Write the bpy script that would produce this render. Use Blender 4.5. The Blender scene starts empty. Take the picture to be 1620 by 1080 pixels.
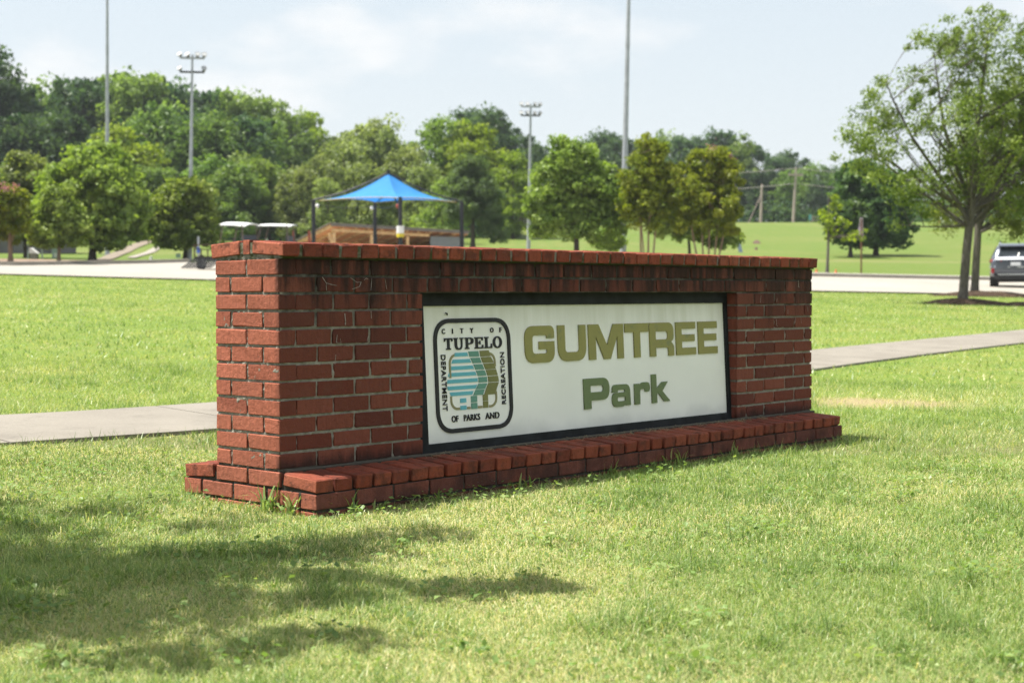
import bpy, bmesh, math, random
import numpy as np
from mathutils import Vector, Matrix, noise

random.seed(7)
RNG = np.random.default_rng(7)
SC = bpy.context.scene
COL = SC.collection
R = math.radians

# ------------------------------------------------------------------ camera, sky, sun, exposure
FPX = 2342.07                      # focal length in photo pixels (1620 wide)
CAM_Z = 0.836
PITCH = -0.0326
cam_data = bpy.data.cameras.new('camera')
cam = bpy.data.objects.new('camera', cam_data)
COL.objects.link(cam)
cam_data.sensor_width = 36.0
cam_data.lens = FPX / 1620 * 36.0
cam_data.clip_start = 0.05
cam_data.clip_end = 4000
cam.matrix_world = (Matrix.Translation((0, 0, CAM_Z)) @ Matrix.Rotation(math.pi / 2 + PITCH, 4, 'X')
                    @ Matrix.Rotation(-0.0018, 4, 'Z'))
cam_data.dof.use_dof = True
cam_data.dof.focus_distance = 5.8
cam_data.dof.aperture_fstop = 4.5
SC.camera = cam

SUN_ELEV, SUN_AZ = R(67), R(-84.3)          # azimuth measured from +Y towards +X: the sun stands to the left
SKY_STRENGTH, SUN_STRENGTH, EXPOSURE = 0.083, 4.0, 1.32
to_sun = Vector((math.cos(SUN_ELEV) * math.sin(SUN_AZ), math.cos(SUN_ELEV) * math.cos(SUN_AZ), math.sin(SUN_ELEV)))
sun_data = bpy.data.lights.new('sun', 'SUN')
sun_data.energy = SUN_STRENGTH
sun_data.angle = R(0.5)
sun_data.color = (1.0, 0.95, 0.87)
sun = bpy.data.objects.new('sun', sun_data)
COL.objects.link(sun)
sun.location = to_sun * 50
sun.rotation_euler = to_sun.to_track_quat('Z', 'Y').to_euler()

world = bpy.data.worlds.new('World')
SC.world = world
world.use_nodes = True
wt = world.node_tree
wt.nodes.clear()
w_out = wt.nodes.new('ShaderNodeOutputWorld')
w_bg = wt.nodes.new('ShaderNodeBackground')
w_sky = wt.nodes.new('ShaderNodeTexSky')
w_sky.sky_type = 'NISHITA'
w_sky.sun_disc = False
w_sky.sun_elevation = SUN_ELEV
w_sky.sun_rotation = SUN_AZ
w_sky.dust_density = 3.0
w_sky.air_density = 1.0
# thin summer haze veil plus soft cumulus, both all round the sky
w_tc = wt.nodes.new('ShaderNodeTexCoord')
w_map = wt.nodes.new('ShaderNodeMapping')
w_map.inputs['Scale'].default_value = (1.0, 1.0, 2.3)
w_map.inputs['Location'].default_value = (2.142, 4.898, 3.330)
w_n = wt.nodes.new('ShaderNodeTexNoise')
w_n.inputs['Scale'].default_value = 4.2
w_n.inputs['Detail'].default_value = 7.0
w_n.inputs['Roughness'].default_value = 0.52
w_r = wt.nodes.new('ShaderNodeMapRange')
w_r.interpolation_type = 'SMOOTHSTEP'
w_r.inputs['From Min'].default_value = 0.49
w_r.inputs['From Max'].default_value = 0.63
w_r.inputs['To Min'].default_value = 0.0
w_r.inputs['To Max'].default_value = 0.85
w_mix = wt.nodes.new('ShaderNodeMix')
w_mix.data_type = 'RGBA'
w_mix.inputs[7].default_value = (4.85, 4.88, 4.88, 1)
w_veil = wt.nodes.new('ShaderNodeMix')
w_veil.data_type = 'RGBA'
w_veil.inputs[0].default_value = 0.78
w_veil.inputs[7].default_value = (3.82, 4.22, 4.42, 1)
w_sep = wt.nodes.new('ShaderNodeSeparateXYZ')
w_hz = wt.nodes.new('ShaderNodeMapRange')
w_hz.interpolation_type = 'SMOOTHSTEP'
w_hz.inputs['From Min'].default_value = -0.02
w_hz.inputs['From Max'].default_value = 0.26
w_hz.inputs['To Min'].default_value = 0.75
w_hz.inputs['To Max'].default_value = 0.0
w_low = wt.nodes.new('ShaderNodeMix')
w_low.data_type = 'RGBA'
w_low.inputs[7].default_value = (4.32, 4.54, 4.64, 1)
w_bg.inputs['Strength'].default_value = SKY_STRENGTH
wt.links.new(w_tc.outputs['Generated'], w_sep.inputs[0])
wt.links.new(w_sep.outputs['Z'], w_hz.inputs['Value'])
wt.links.new(w_hz.outputs['Result'], w_low.inputs[0])
wt.links.new(w_tc.outputs['Generated'], w_map.inputs['Vector'])
wt.links.new(w_map.outputs['Vector'], w_n.inputs['Vector'])
wt.links.new(w_n.outputs['Fac'], w_r.inputs['Value'])
wt.links.new(w_r.outputs['Result'], w_mix.inputs[0])
wt.links.new(w_sky.outputs['Color'], w_veil.inputs[6])
wt.links.new(w_veil.outputs[2], w_low.inputs[6])
wt.links.new(w_low.outputs[2], w_mix.inputs[6])
wt.links.new(w_mix.outputs[2], w_bg.inputs['Color'])
wt.links.new(w_bg.outputs['Background'], w_out.inputs['Surface'])

SC.view_settings.view_transform = 'Standard'
SC.view_settings.look = 'None'
SC.view_settings.gamma = 1.0
SC.view_settings.use_curve_mapping = False
SC.view_settings.exposure = EXPOSURE
SC.render.engine = 'CYCLES'
SC.cycles.use_denoising = True
SC.cycles.denoising_prefilter = 'FAST'
SC.cycles.max_bounces = 8
SC.cycles.transparent_max_bounces = 8
SC.cycles.caustics_reflective = False
SC.cycles.caustics_refractive = False

# ------------------------------------------------------------------ object helpers
def tag(o, label=None, cat=None, group=None, kind=None):
    if label: o['label'] = label
    if cat: o['category'] = cat
    if group: o['group'] = group
    if kind: o['kind'] = kind
    return o

def empty(name, loc=(0, 0, 0), rz=0.0, label=None, cat=None, group=None, kind=None):
    o = bpy.data.objects.new(name, None)
    o.empty_display_size = 0.2
    COL.objects.link(o)
    o.location = loc
    o.rotation_euler = (0, 0, rz)
    return tag(o, label, cat, group, kind)

def link_mesh(name, me, mat=None, parent=None, loc=None):
    o = bpy.data.objects.new(name, me)
    COL.objects.link(o)
    if mat is not None and not me.materials:
        me.materials.append(mat)
    if parent is not None: o.parent = parent
    if loc is not None: o.location = loc
    return o

def copy_tree(o, parent=None):
    c = o.copy()
    COL.objects.link(c)
    if parent is not None: c.parent = parent
    for ch in o.children:
        copy_tree(ch, c)
    return c

class MB:
    """collects simple shapes and links them as one mesh object"""
    def __init__(self): self.v, self.f, self.smooth = [], [], []
    def add(self, vs, fs, smooth=False):
        n = len(self.v)
        self.v += [tuple(p) for p in vs]
        self.f += [tuple(i + n for i in f) for f in fs]
        self.smooth += [smooth] * len(fs)
    def box(self, x0, x1, y0, y1, z0, z1, M=None):
        vs = [Vector(p) for p in ((x0,y0,z0),(x1,y0,z0),(x1,y1,z0),(x0,y1,z0),(x0,y0,z1),(x1,y0,z1),(x1,y1,z1),(x0,y1,z1))]
        if M is not None: vs = [M @ p for p in vs]
        self.add(vs, [(0,3,2,1),(4,5,6,7),(0,1,5,4),(1,2,6,5),(2,3,7,6),(3,0,4,7)])
    def tube(self, pts, radii, n=8, cap=True, smooth=True):
        pts = [Vector(p) for p in pts]
        if not hasattr(radii, '__len__'): radii = [radii] * len(pts)
        rings, prev = [], None
        for i, p in enumerate(pts):
            d = (pts[min(i+1, len(pts)-1)] - pts[max(i-1, 0)]).normalized()
            a = d.cross(Vector((0, 0, 1)) if abs(d.z) < 0.95 else Vector((1, 0, 0))).normalized() if prev is None else (prev - d * prev.dot(d)).normalized()
            prev = a
            b = d.cross(a)
            rings.append([p + (a * math.cos(t) + b * math.sin(t)) * radii[i] for t in (2*math.pi*k/n for k in range(n))])
        vs = [q for r in rings for q in r]
        fs = [(i*n+k, i*n+(k+1) % n, (i+1)*n+(k+1) % n, (i+1)*n+k) for i in range(len(pts)-1) for k in range(n)]
        self.add(vs, fs, smooth)
        if cap:
            self.add(rings[0], [tuple(range(n))[::-1]]); self.add(rings[-1], [tuple(range(n))])
    def bar(self, a, b, w, h, up=(0, 0, 1)):
        a, b = Vector(a), Vector(b)
        d = (b - a).normalized(); s = d.cross(Vector(up)).normalized(); u = s.cross(d)
        vs = [p + s*w/2*i + u*h/2*j for p in (a, b) for i, j in ((-1,-1),(1,-1),(1,1),(-1,1))]
        self.add(vs, [(0,1,2,3),(7,6,5,4),(0,4,5,1),(1,5,6,2),(2,6,7,3),(3,7,4,0)])
    def mesh(self, name):
        me = bpy.data.meshes.new(name)
        me.from_pydata(self.v, [], self.f)
        me.polygons.foreach_set('use_smooth', self.smooth)
        me.update()
        return me
    def build(self, name, mat, parent=None, loc=None, fix=False):
        me = self.mesh(name)
        if fix:
            bm = bmesh.new(); bm.from_mesh(me); bmesh.ops.recalc_face_normals(bm, faces=bm.faces); bm.to_mesh(me); bm.free()
        return link_mesh(name, me, mat, parent, loc)

# ------------------------------------------------------------------ node helpers
def new_mat(name):
    m = bpy.data.materials.new(name)
    m.use_nodes = True
    nt = m.node_tree
    bsdf = nt.nodes['Principled BSDF']
    return m, nt, bsdf

class NB:
    def __init__(self, nt): self.nt = nt
    def node(self, t, **kw):
        n = self.nt.nodes.new(t)
        for k, v in kw.items(): setattr(n, k, v)
        return n
    def link(self, a, b): self.nt.links.new(a, b)
    def put(self, sock, v):
        if hasattr(v, 'is_linked') or isinstance(v, bpy.types.NodeSocket): self.link(v, sock)
        else: sock.default_value = v
    def coord(self, kind='Object', obj=None, scale=None):
        t = self.node('ShaderNodeTexCoord')
        if obj is not None: t.object = obj
        out = t.outputs[kind]
        if scale is not None:
            m = self.node('ShaderNodeMapping'); m.inputs['Scale'].default_value = scale
            self.link(out, m.inputs['Vector']); out = m.outputs['Vector']
        return out
    def noise(self, vec, scale, detail=4.0, rough=0.55, w=None):
        n = self.node('ShaderNodeTexNoise')
        n.inputs['Scale'].default_value = scale; n.inputs['Detail'].default_value = detail; n.inputs['Roughness'].default_value = rough
        if vec is not None: self.link(vec, n.inputs['Vector'])
        return n.outputs['Fac']
    def ramp(self, val, a, b, lo=0.0, hi=1.0, smooth=True):
        n = self.node('ShaderNodeMapRange')
        if smooth: n.interpolation_type = 'SMOOTHSTEP'
        self.put(n.inputs['Value'], val)
        n.inputs['From Min'].default_value = a; n.inputs['From Max'].default_value = b
        n.inputs['To Min'].default_value = lo; n.inputs['To Max'].default_value = hi
        return n.outputs['Result']
    def mix(self, fac, a, b, blend='MIX'):
        n = self.node('ShaderNodeMix', data_type='RGBA', blend_type=blend)
        self.put(n.inputs['Factor'], fac)
        for s, v in (('A', a), ('B', b)):
            sock = [i for i in n.inputs if i.name == s and i.type == 'RGBA'][0]
            if isinstance(v, tuple): sock.default_value = v if len(v) == 4 else v + (1,)
            else: self.link(v, sock)
        return [o for o in n.outputs if o.type == 'RGBA'][0]
    def math(self, op, a, b=None):
        n = self.node('ShaderNodeMath', operation=op)
        self.put(n.inputs[0], a)
        if b is not None: self.put(n.inputs[1], b)
        return n.outputs[0]
    def sep(self, vec):
        n = self.node('ShaderNodeSeparateXYZ'); self.link(vec, n.inputs[0]); return n.outputs
    def bump(self, h, strength, dist):
        n = self.node('ShaderNodeBump'); n.inputs['Strength'].default_value = strength; n.inputs['Distance'].default_value = dist
        self.link(h, n.inputs['Height']); return n.outputs['Normal']

def simple_mat(name, col, rough=0.6, metal=0.0, var=0.12, scale=6.0, spec=0.4, bump=0.0, coat=0.0, kind='Object'):
    m, nt, b = new_mat(name)
    nb = NB(nt)
    f = nb.noise(nb.coord(kind), scale, 5, 0.6)
    dark = tuple(c * (1 - var) for c in col); lite = tuple(min(1, c * (1 + var)) for c in col)
    nb.link(nb.mix(nb.ramp(f, .3, .7), dark, lite), b.inputs['Base Color'])
    b.inputs['Roughness'].default_value = rough
    b.inputs['Metallic'].default_value = metal
    b.inputs['Specular IOR Level'].default_value = spec
    if coat: b.inputs['Coat Weight'].default_value = coat
    if bump:
        nb.link(nb.bump(nb.noise(nb.coord(kind), scale * 8, 4), 0.5, bump), b.inputs['Normal'])
    return m

# ------------------------------------------------------------------ the lie of the land
PSI = 0.8323                        # heading of the sign
SX0, SY0 = -3.5641, -4.4433
def sign_to_world(x, y, z):
    c, s = math.cos(PSI), math.sin(PSI)
    return Vector((c*(x-SX0) - s*(y-SY0), s*(x-SX0) + c*(y-SY0), z + 0.165))
ORIG = sign_to_world(0, 0, 0)

YK = np.array([-60, 40, 44, 56, 70, 85, 105, 150, 180, 230, 320, 700.])
ZK = np.array([-2.0, .90, 1.02, 1.37, 1.80, 2.55, 3.45, 6.3, 9.35, 11.6, 14.5, 20.])
SK = np.array([-.0215, -.0215, -.0215, -.022, -.0215, -.017, -.012, -.004, 0, 0, 0, 0])
def smooth(t): t = np.clip(t, 0, 1); return t*t*(3-2*t)
def ground(x, y):
    x = np.asarray(x, float); y = np.asarray(y, float)
    q = -math.sin(PSI)*(x-ORIG.x) + math.cos(PSI)*(y-ORIG.y) - 0.9
    k = 0.35
    near = 0.04 * k * np.logaddexp(0, q/k)
    near = np.minimum(near, 0.04 * 40)
    yy = np.array([y-2, y-1, y, y+1, y+2])
    zc = np.interp(yy, YK, ZK).mean(0)
    sl = np.interp(y, YK, SK)
    far = zc + sl*np.clip(x, -60, 60)
    w = smooth((y-12)/28)
    return near*(1-w) + far*w
def gz(x, y): return float(ground(x, y))
def at(u, y, z=None):
    """world point on the ground at distance y seen in photo column u"""
    x = (u-810)/FPX*y
    return Vector((x, y, gz(x, y) if z is None else z))
def zat(v, y):
    """height of something seen at photo row v when it stands y metres away"""
    return CAM_Z + y*math.tan(PITCH + math.atan((540-v)/FPX))
def hit(u, v):
    """where the line of sight through a photo pixel meets the ground"""
    ts = np.linspace(2.5, 220, 6000)
    xs = (u-810)/FPX*ts
    zs = CAM_Z + ts*math.tan(PITCH + math.atan((540-v)/FPX))
    below = zs <= ground(xs, ts)
    i = int(np.argmax(below)) if below.any() else len(ts)-1
    return Vector((xs[i], ts[i], gz(xs[i], ts[i])))

# ------------------------------------------------------------------ grass ground
def spaced(a, b, d0, c0, growth):
    """grid lines from a to b: d0 apart around c0, wider with distance"""
    out = [c0]
    while out[-1] < b: out.append(out[-1] + d0 + growth*abs(out[-1]-c0)**1.25)
    lo = [c0]
    while lo[-1] > a: lo.append(lo[-1] - d0 - growth*abs(lo[-1]-c0)**1.25)
    return np.array(sorted(set(lo[1:] + out)))
def sheet(name, X, Y, Z, mat, kind='structure', parent=None):
    ny, nx = X.shape
    me = bpy.data.meshes.new(name)
    v = np.stack([X, Y, Z], -1).reshape(-1, 3)
    i = np.arange(ny*nx).reshape(ny, nx)
    f = np.stack([i[:-1, :-1], i[:-1, 1:], i[1:, 1:], i[1:, :-1]], -1).reshape(-1, 4)
    me.from_pydata(v.tolist(), [], f.tolist())
    me.polygons.foreach_set('use_smooth', np.ones(len(f), bool))
    o = link_mesh(name, me, mat, parent)
    if kind: o['kind'] = kind
    return o

m_lawn, nt, b = new_mat('lawn')
nb = NB(nt)
pos = nb.coord('Object')
f_big = nb.noise(pos, 0.22, 4, .6)
f_mid = nb.noise(pos, 1.7, 5, .65)
f_fine = nb.noise(pos, 45, 4, .7)
f_dry = nb.noise(pos, 0.55, 5, .6)
c = nb.mix(nb.ramp(f_big, .35, .65), (.150, .205, .034), (.185, .215, .046))
c = nb.mix(nb.ramp(f_mid, .36, .64, 0, .6), c, (.120, .200, .034))
c = nb.mix(nb.ramp(f_dry, .56, .72, 0, .75), c, (.26, .235, .085))
c = nb.mix(nb.ramp(f_fine, .35, .75, 0, .5), c, (.10, .14, .024))
# the hill behind is drier; the soil between the near blades is straw and earth
xyz = nb.sep(pos)
hill = nb.ramp(xyz['Y'], 75, 120, 0, .6)
c = nb.mix(nb.math('MULTIPLY', hill, nb.ramp(nb.noise(pos, .06, 5, .6), .40, .62)), c, (.26, .235, .085))
c = nb.mix(nb.ramp(xyz['Y'], 55, 75, 0, .55), c, (.075, .115, .020))
bank = nb.math('ADD', xyz['Y'], nb.math('MULTIPLY', nb.noise(pos, .09, 3), 14))
c = nb.mix(nb.math('MULTIPLY', nb.ramp(bank, 104, 108), nb.ramp(bank, 108, 113, .55, 0)), c, (.21, .19, .085))
mow = nb.node('ShaderNodeTexWave'); mow.wave_type = 'BANDS'; mow.bands_direction = 'X'
mow.inputs['Scale'].default_value = .22; mow.inputs['Distortion'].default_value = 2.5; mow.inputs['Detail'].default_value = 3; nb.link(pos, mow.inputs['Vector'])
c = nb.mix(nb.math('MULTIPLY', mow.outputs['Fac'], nb.ramp(xyz['Y'], 60, 90, 0, .30)), c, (.085, .145, .026))
worn = nb.node('ShaderNodeVectorMath', operation='DISTANCE'); flat = nb.node('ShaderNodeMapping'); flat.inputs['Scale'].default_value = (.8, 1.5, 0); nb.link(pos, flat.inputs['Vector'])
nb.link(flat.outputs['Vector'], worn.inputs[0]); worn.inputs[1].default_value = (2.15, 16.5, 0)
c = nb.mix(nb.ramp(nb.math('ADD', worn.outputs['Value'], nb.math('MULTIPLY', nb.math('SUBTRACT', f_mid, .5), .8)), .35, .95, .85, 0), c, (.30, .232, .138))
near_soil = nb.ramp(xyz['Y'], 7.5, 10.2, .85, 0)
c = nb.mix(near_soil, c, nb.mix(nb.ramp(f_fine, .3, .7), (.085, .100, .034), (.20, .185, .092)))
nb.link(c, b.inputs['Base Color'])
b.inputs['Roughness'].default_value = .85
b.inputs['Specular IOR Level'].default_value = .15
nb.link(nb.bump(nb.math('ADD', nb.noise(pos, 30, 5, .7), nb.noise(pos, 6, 3)), .7, .03), b.inputs['Normal'])

gx = spaced(-420, 420, .22, 0, .0035)
gy = spaced(-40, 690, .22, 9, .0035)
GX, GY = np.meshgrid(gx, gy)
sheet('grass_ground', GX, GY, ground(GX, GY), m_lawn)

# ------------------------------------------------------------------ concrete: footpath slabs, parking lot, kerb
def concrete(name, base, stain, rough=.85, scale=1.0):
    m, nt, b = new_mat(name)
    nb = NB(nt); pos = nb.coord('Object')
    if scale != 1.0: pass
    a = nb.noise(pos, 1.1*scale, 6, .62); g = nb.noise(pos, 60*scale, 3, .6); s = nb.noise(pos, 4.2*scale, 5, .7)
    c = nb.mix(nb.ramp(a, .35, .7), base, stain)
    c = nb.mix(nb.ramp(s, .50, .72, 0, .6), c, tuple(v*.72 for v in stain))
    c = nb.mix(nb.ramp(g, .35, .65, 0, .22), c, tuple(v*.6 for v in base))
    nb.link(c, b.inputs['Base Color'])
    b.inputs['Roughness'].default_value = rough
    b.inputs['Specular IOR Level'].default_value = .25
    nb.link(nb.bump(g, .35, .004), b.inputs['Normal'])
    return m
m_path = concrete('path_concrete', (.238, .217, .183), (.195, .176, .148))
m_lot = concrete('lot_concrete', (.335, .312, .272), (.29, .268, .23), scale=.12)
m_kerb = concrete('kerb_concrete', (.33, .305, .265), (.25, .23, .195))

ctrl = [(-9.5, 1.6), (-7, 4.2), (-4.6, 6.45), (-2.8, 8.05), (-1.8, 9.0), (0.6, 11.75), (3.2, 15.75), (5.0, 18.4), (7.6, 22.0), (13.5, 30.2), (19, 38), (23.5, 44.6)]
def catmull(P, n=24):
    P = [np.array(p, float) for p in P]
    P = [2*P[0]-P[1]] + P + [2*P[-1]-P[-2]]
    out = []
    for i in range(1, len(P)-2):
        for t in np.linspace(0, 1, n, endpoint=False):
            a, b_, c_, d = P[i-1:i+3]
            out.append(.5*(2*b_ + (c_-a)*t + (2*a-5*b_+4*c_-d)*t*t + (-a+3*b_-3*c_+d)*t**3))
    out.append(P[-2])
    return np.array(out)
PATH = catmull(ctrl)
PS = np.concatenate([[0], np.cumsum(np.linalg.norm(np.diff(PATH, axis=0), axis=1))])
PATH_W = 1.17
def path_point(s):
    p = np.array([np.interp(s, PS, PATH[:, 0]), np.interp(s, PS, PATH[:, 1])])
    q = np.array([np.interp(s+.05, PS, PATH[:, 0]), np.interp(s+.05, PS, PATH[:, 1])])
    r_ = np.array([np.interp(s-.05, PS, PATH[:, 0]), np.interp(s-.05, PS, PATH[:, 1])])
    t = (q-r_)/np.linalg.norm(q-r_)
    return p, t, np.array([-t[1], t[0]])
walk = tag(empty('footpath', (0, 0, 0)), kind='structure')
SLAB = 1.52
for k in range(int(PS[-1]/SLAB)):
    s0, s1 = k*SLAB+.006, (k+1)*SLAB-.006
    vs = []
    for s in np.linspace(s0, s1, 6):
        p, t, n = path_point(s)
        for o_ in np.linspace(-PATH_W/2, PATH_W/2, 5):
            q = p + n*o_
            vs.append((q[0], q[1], gz(*q) + .022))
    nv = len(vs)
    vs += [(x, y, z-.09) for x, y, z in vs]
    fs = [(i*5+j+1, i*5+j, (i+1)*5+j, (i+1)*5+j+1) for i in range(5) for j in range(4)]
    rim = [j for j in range(5)] + [i*5+4 for i in range(1, 6)] + [25+j for j in range(3, -1, -1)] + [i*5 for i in range(4, 0, -1)]
    fs += [(rim[i], rim[(i+1) % len(rim)], rim[(i+1) % len(rim)]+nv, rim[i]+nv) for i in range(len(rim))]
    mb = MB(); mb.add(vs, fs); mb.build('slab', m_path, walk)

NEAR_X = [-90, -16, -8.8, 9.1, 15.6, 90]; NEAR_Y = [49, 45.9, 43.9, 44.9, 45.1, 47.5]
FAR_X = [-90, -20.2, -19.2, -16.4, -14.2, -13, 0, 2, 8, 12, 90]; FAR_Y = [60, 60.2, 67.5, 75.5, 80, 93, 93, 84, 84, 71.6, 67]
def lot_near(x): return np.interp(x, NEAR_X, NEAR_Y)
def lot_far(x): return np.interp(x, FAR_X, FAR_Y)
lx = np.concatenate([np.linspace(-90, -22, 18), np.linspace(-21, 13, 69), np.linspace(14, 90, 39)])
tt = np.linspace(0, 1, 40)[:, None]
LX = np.repeat(lx[None], 40, 0); LY = lot_near(lx)[None]*(1-tt) + lot_far(lx)[None]*tt
sheet('parking_lot', LX, LY, ground(LX, LY) + .05, m_lot)
def strip(name, mat, pts, w, h, off=0.0, lift=.02):
    mb = MB(); n = len(pts); P = np.array(pts, float)
    T = np.gradient(P, axis=0); T /= np.linalg.norm(T, axis=1)[:, None]
    N = np.stack([-T[:, 1], T[:, 0]], 1)
    vs = []
    for i in range(n):
        for a, z in ((off, -.1), (off, h), (off+w, h), (off+w, -.1)):
            q = P[i] + N[i]*a
            vs.append((q[0], q[1], gz(*q) + lift + z))
    fs = [(4*i+k, 4*(i+1)+k, 4*(i+1)+k+1, 4*i+k+1) for i in range(n-1) for k in range(3)]
    fs += [(0, 1, 2, 3), (4*n-1, 4*n-2, 4*n-3, 4*n-4)]
    mb.add(vs, fs)
    return tag(mb.build(name, mat, None, fix=True), kind='structure')
strip('kerb', m_kerb, [(x, lot_far(x)) for x in np.linspace(11.8, 85, 60)], .16, .15, 0, .05)
strip('pavement', m_lot, [(x, lot_far(x)) for x in np.linspace(11.8, 85, 60)], 1.5, .13, .165, .05)
strip('kerb', m_kerb, [(x, lot_far(x)) for x in np.concatenate([np.linspace(-85, -20.3, 30), np.linspace(-20.1, -16.4, 12)])], .18, .16, 0, .05)

m_mulch = simple_mat('mulch', (.060, .041, .028), .95, var=.5, scale=14, spec=.1, bump=.03)
m_bed = simple_mat('bed_earth', (.23, .165, .125), .95, var=.3, scale=1.5, spec=.1)
bx = np.linspace(-60, -20.4, 24); tt = np.linspace(0, 1, 8)[:, None]
BX = np.repeat(bx[None], 8, 0); BY = 60.4 + tt*np.full((1, 24), 13.0)
sheet('planting_bed', BX, BY, ground(BX, BY) + .10, m_bed)
def mulch_ring(loc, rx, ry, h, seed):
    rg = random.Random(seed); mb = MB(); n = 26; rings = 5
    vs = [(loc.x, loc.y, loc.z + h)]
    for r_ in range(1, rings+1):
        for k in range(n):
            a = 2*math.pi*k/n; f = r_/rings*(1 + .16*math.sin(a*3+seed) + rg.uniform(-.06, .06))
            x, y = loc.x + rx*f*math.cos(a), loc.y + ry*f*math.sin(a)
            vs.append((x, y, gz(x, y) + h*(1-(r_/rings)**1.6) + (.012 if r_ < rings else -.01) + rg.uniform(-.012, .012)))
    fs = [(0, 1+k, 1+(k+1) % n) for k in range(n)]
    fs += [(1+(r_-1)*n+k, 1+r_*n+k, 1+r_*n+(k+1) % n, 1+(r_-1)*n+(k+1) % n) for r_ in range(1, rings) for k in range(n)]
    mb.add(vs, fs, True)
    o = mb.build('mulch_bed', m_mulch)
    o['kind'] = 'structure'
    return o

# ------------------------------------------------------------------ the brick monument sign
C = .0677
L_WALL, D_WALL = 3.872, .397
sign = empty('monument_sign', ORIG, PSI, 'long low red brick sign reading GUMTREE Park on a white panel', 'sign')

def brick_material(name, a, b_, dirt=True, low=False):
    m, nt, b = new_mat(name)
    nb = NB(nt)
    oi = nb.node('ShaderNodeObjectInfo')
    pos = nb.coord('Object', sign)
    x, y, z = nb.sep(pos)['X'], nb.sep(pos)['Y'], nb.sep(pos)['Z']
    c = nb.mix(nb.ramp(oi.outputs['Random'], 0, 1, 0, 1, False), a, b_)
    c = nb.mix(nb.ramp(nb.math('FRACT', nb.math('MULTIPLY', oi.outputs['Random'], 7.31)), .45, 1, 0, .62), c, (a[0]*.52, a[1]*.62, a[2]*.8))
    vs_ = nb.node('ShaderNodeMapping'); vs_.inputs['Scale'].default_value = (1, 1, .16); nb.link(pos, vs_.inputs['Vector'])
    n1 = nb.noise(vs_.outputs['Vector'], 70, 6, .68); n2 = nb.noise(pos, 210, 3, .6); n3 = nb.noise(pos, 9, 5, .6)
    c = nb.mix(nb.ramp(n1, .38, .66, 0, .42), c, tuple(v*.5 for v in b_))
    c = nb.mix(nb.ramp(n2, .56, .74, 0, .45), c, (a[0]*1.45, a[1]*2.0, a[2]*2.3))
    c = nb.mix(nb.ramp(nb.noise(pos, 130, 3, .6), .60, .72, 0, .6), c, tuple(v*.4 for v in a))
    c = nb.mix(nb.ramp(n3, .52, .75, 0, .28), c, (.20, .115, .085))
    # end face painted paler to read as sunlit, on top of some bleaching
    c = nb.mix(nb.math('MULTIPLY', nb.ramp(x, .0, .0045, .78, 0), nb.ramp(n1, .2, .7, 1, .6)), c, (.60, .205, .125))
    if not dirt and not low:
        c = nb.mix(nb.ramp(nb.noise(pos, 17, 6, .7), .46, .64, 0, .68), c, (.078, .036, .027))
        c = nb.mix(nb.ramp(nb.noise(pos, 60, 4, .7), .64, .74, 0, .5), c, (.035, .03, .024))
    if dirt:
        # black mildew washed down from the coping in uneven runs, on the weather face
        st = nb.node('ShaderNodeMapping'); st.inputs['Scale'].default_value = (7.5, 1, 1.1)
        nb.link(pos, st.inputs['Vector'])
        run = nb.noise(st.outputs['Vector'], 2.3, 6, .62)
        edge = nb.math('ADD', z, nb.math('MULTIPLY', nb.math('SUBTRACT', run, .5), 1.15))
        k = nb.ramp(edge, .54, .86, 0, .95)
        face = nb.ramp(y, .004, .03, 1, .22)
        below = nb.ramp(z, .80, .812, 1, .12)
        k = nb.math('MULTIPLY', nb.math('MULTIPLY', k, face), below)
        c = nb.mix(k, c, (.017, .0135, .0115))
        film = nb.math('MULTIPLY', nb.ramp(z, .0, .70, .28, .46), nb.math('MULTIPLY', face, below))
        c = nb.mix(film, c, (.045, .024, .02))
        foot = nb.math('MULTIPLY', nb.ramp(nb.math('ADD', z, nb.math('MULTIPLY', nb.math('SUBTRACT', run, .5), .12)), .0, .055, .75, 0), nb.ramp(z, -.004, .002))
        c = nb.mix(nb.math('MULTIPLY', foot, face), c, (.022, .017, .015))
    if low:
        damp = nb.ramp(nb.noise(pos, 5, 5, .65), .38, .66, .15, .85)
        c = nb.mix(nb.math('MULTIPLY', damp, nb.ramp(y, -.2, -.17, 1, .25)), c, (.055, .028, .024))
    nb.link(c, b.inputs['Base Color'])
    b.inputs['Roughness'].default_value = .82
    b.inputs['Specular IOR Level'].default_value = .14
    h = nb.math('ADD', nb.noise(pos, 240, 4, .7), nb.math('MULTIPLY', nb.noise(pos, 45, 4, .6), 1.6))
    nb.link(nb.bump(h, .9, .0055), b.inputs['Normal'])
    return m
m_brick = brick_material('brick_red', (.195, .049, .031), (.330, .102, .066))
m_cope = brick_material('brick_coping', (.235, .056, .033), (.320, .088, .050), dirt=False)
m_base = brick_material('brick_base', (.205, .066, .046), (.25, .084, .060), dirt=False, low=True)

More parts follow.
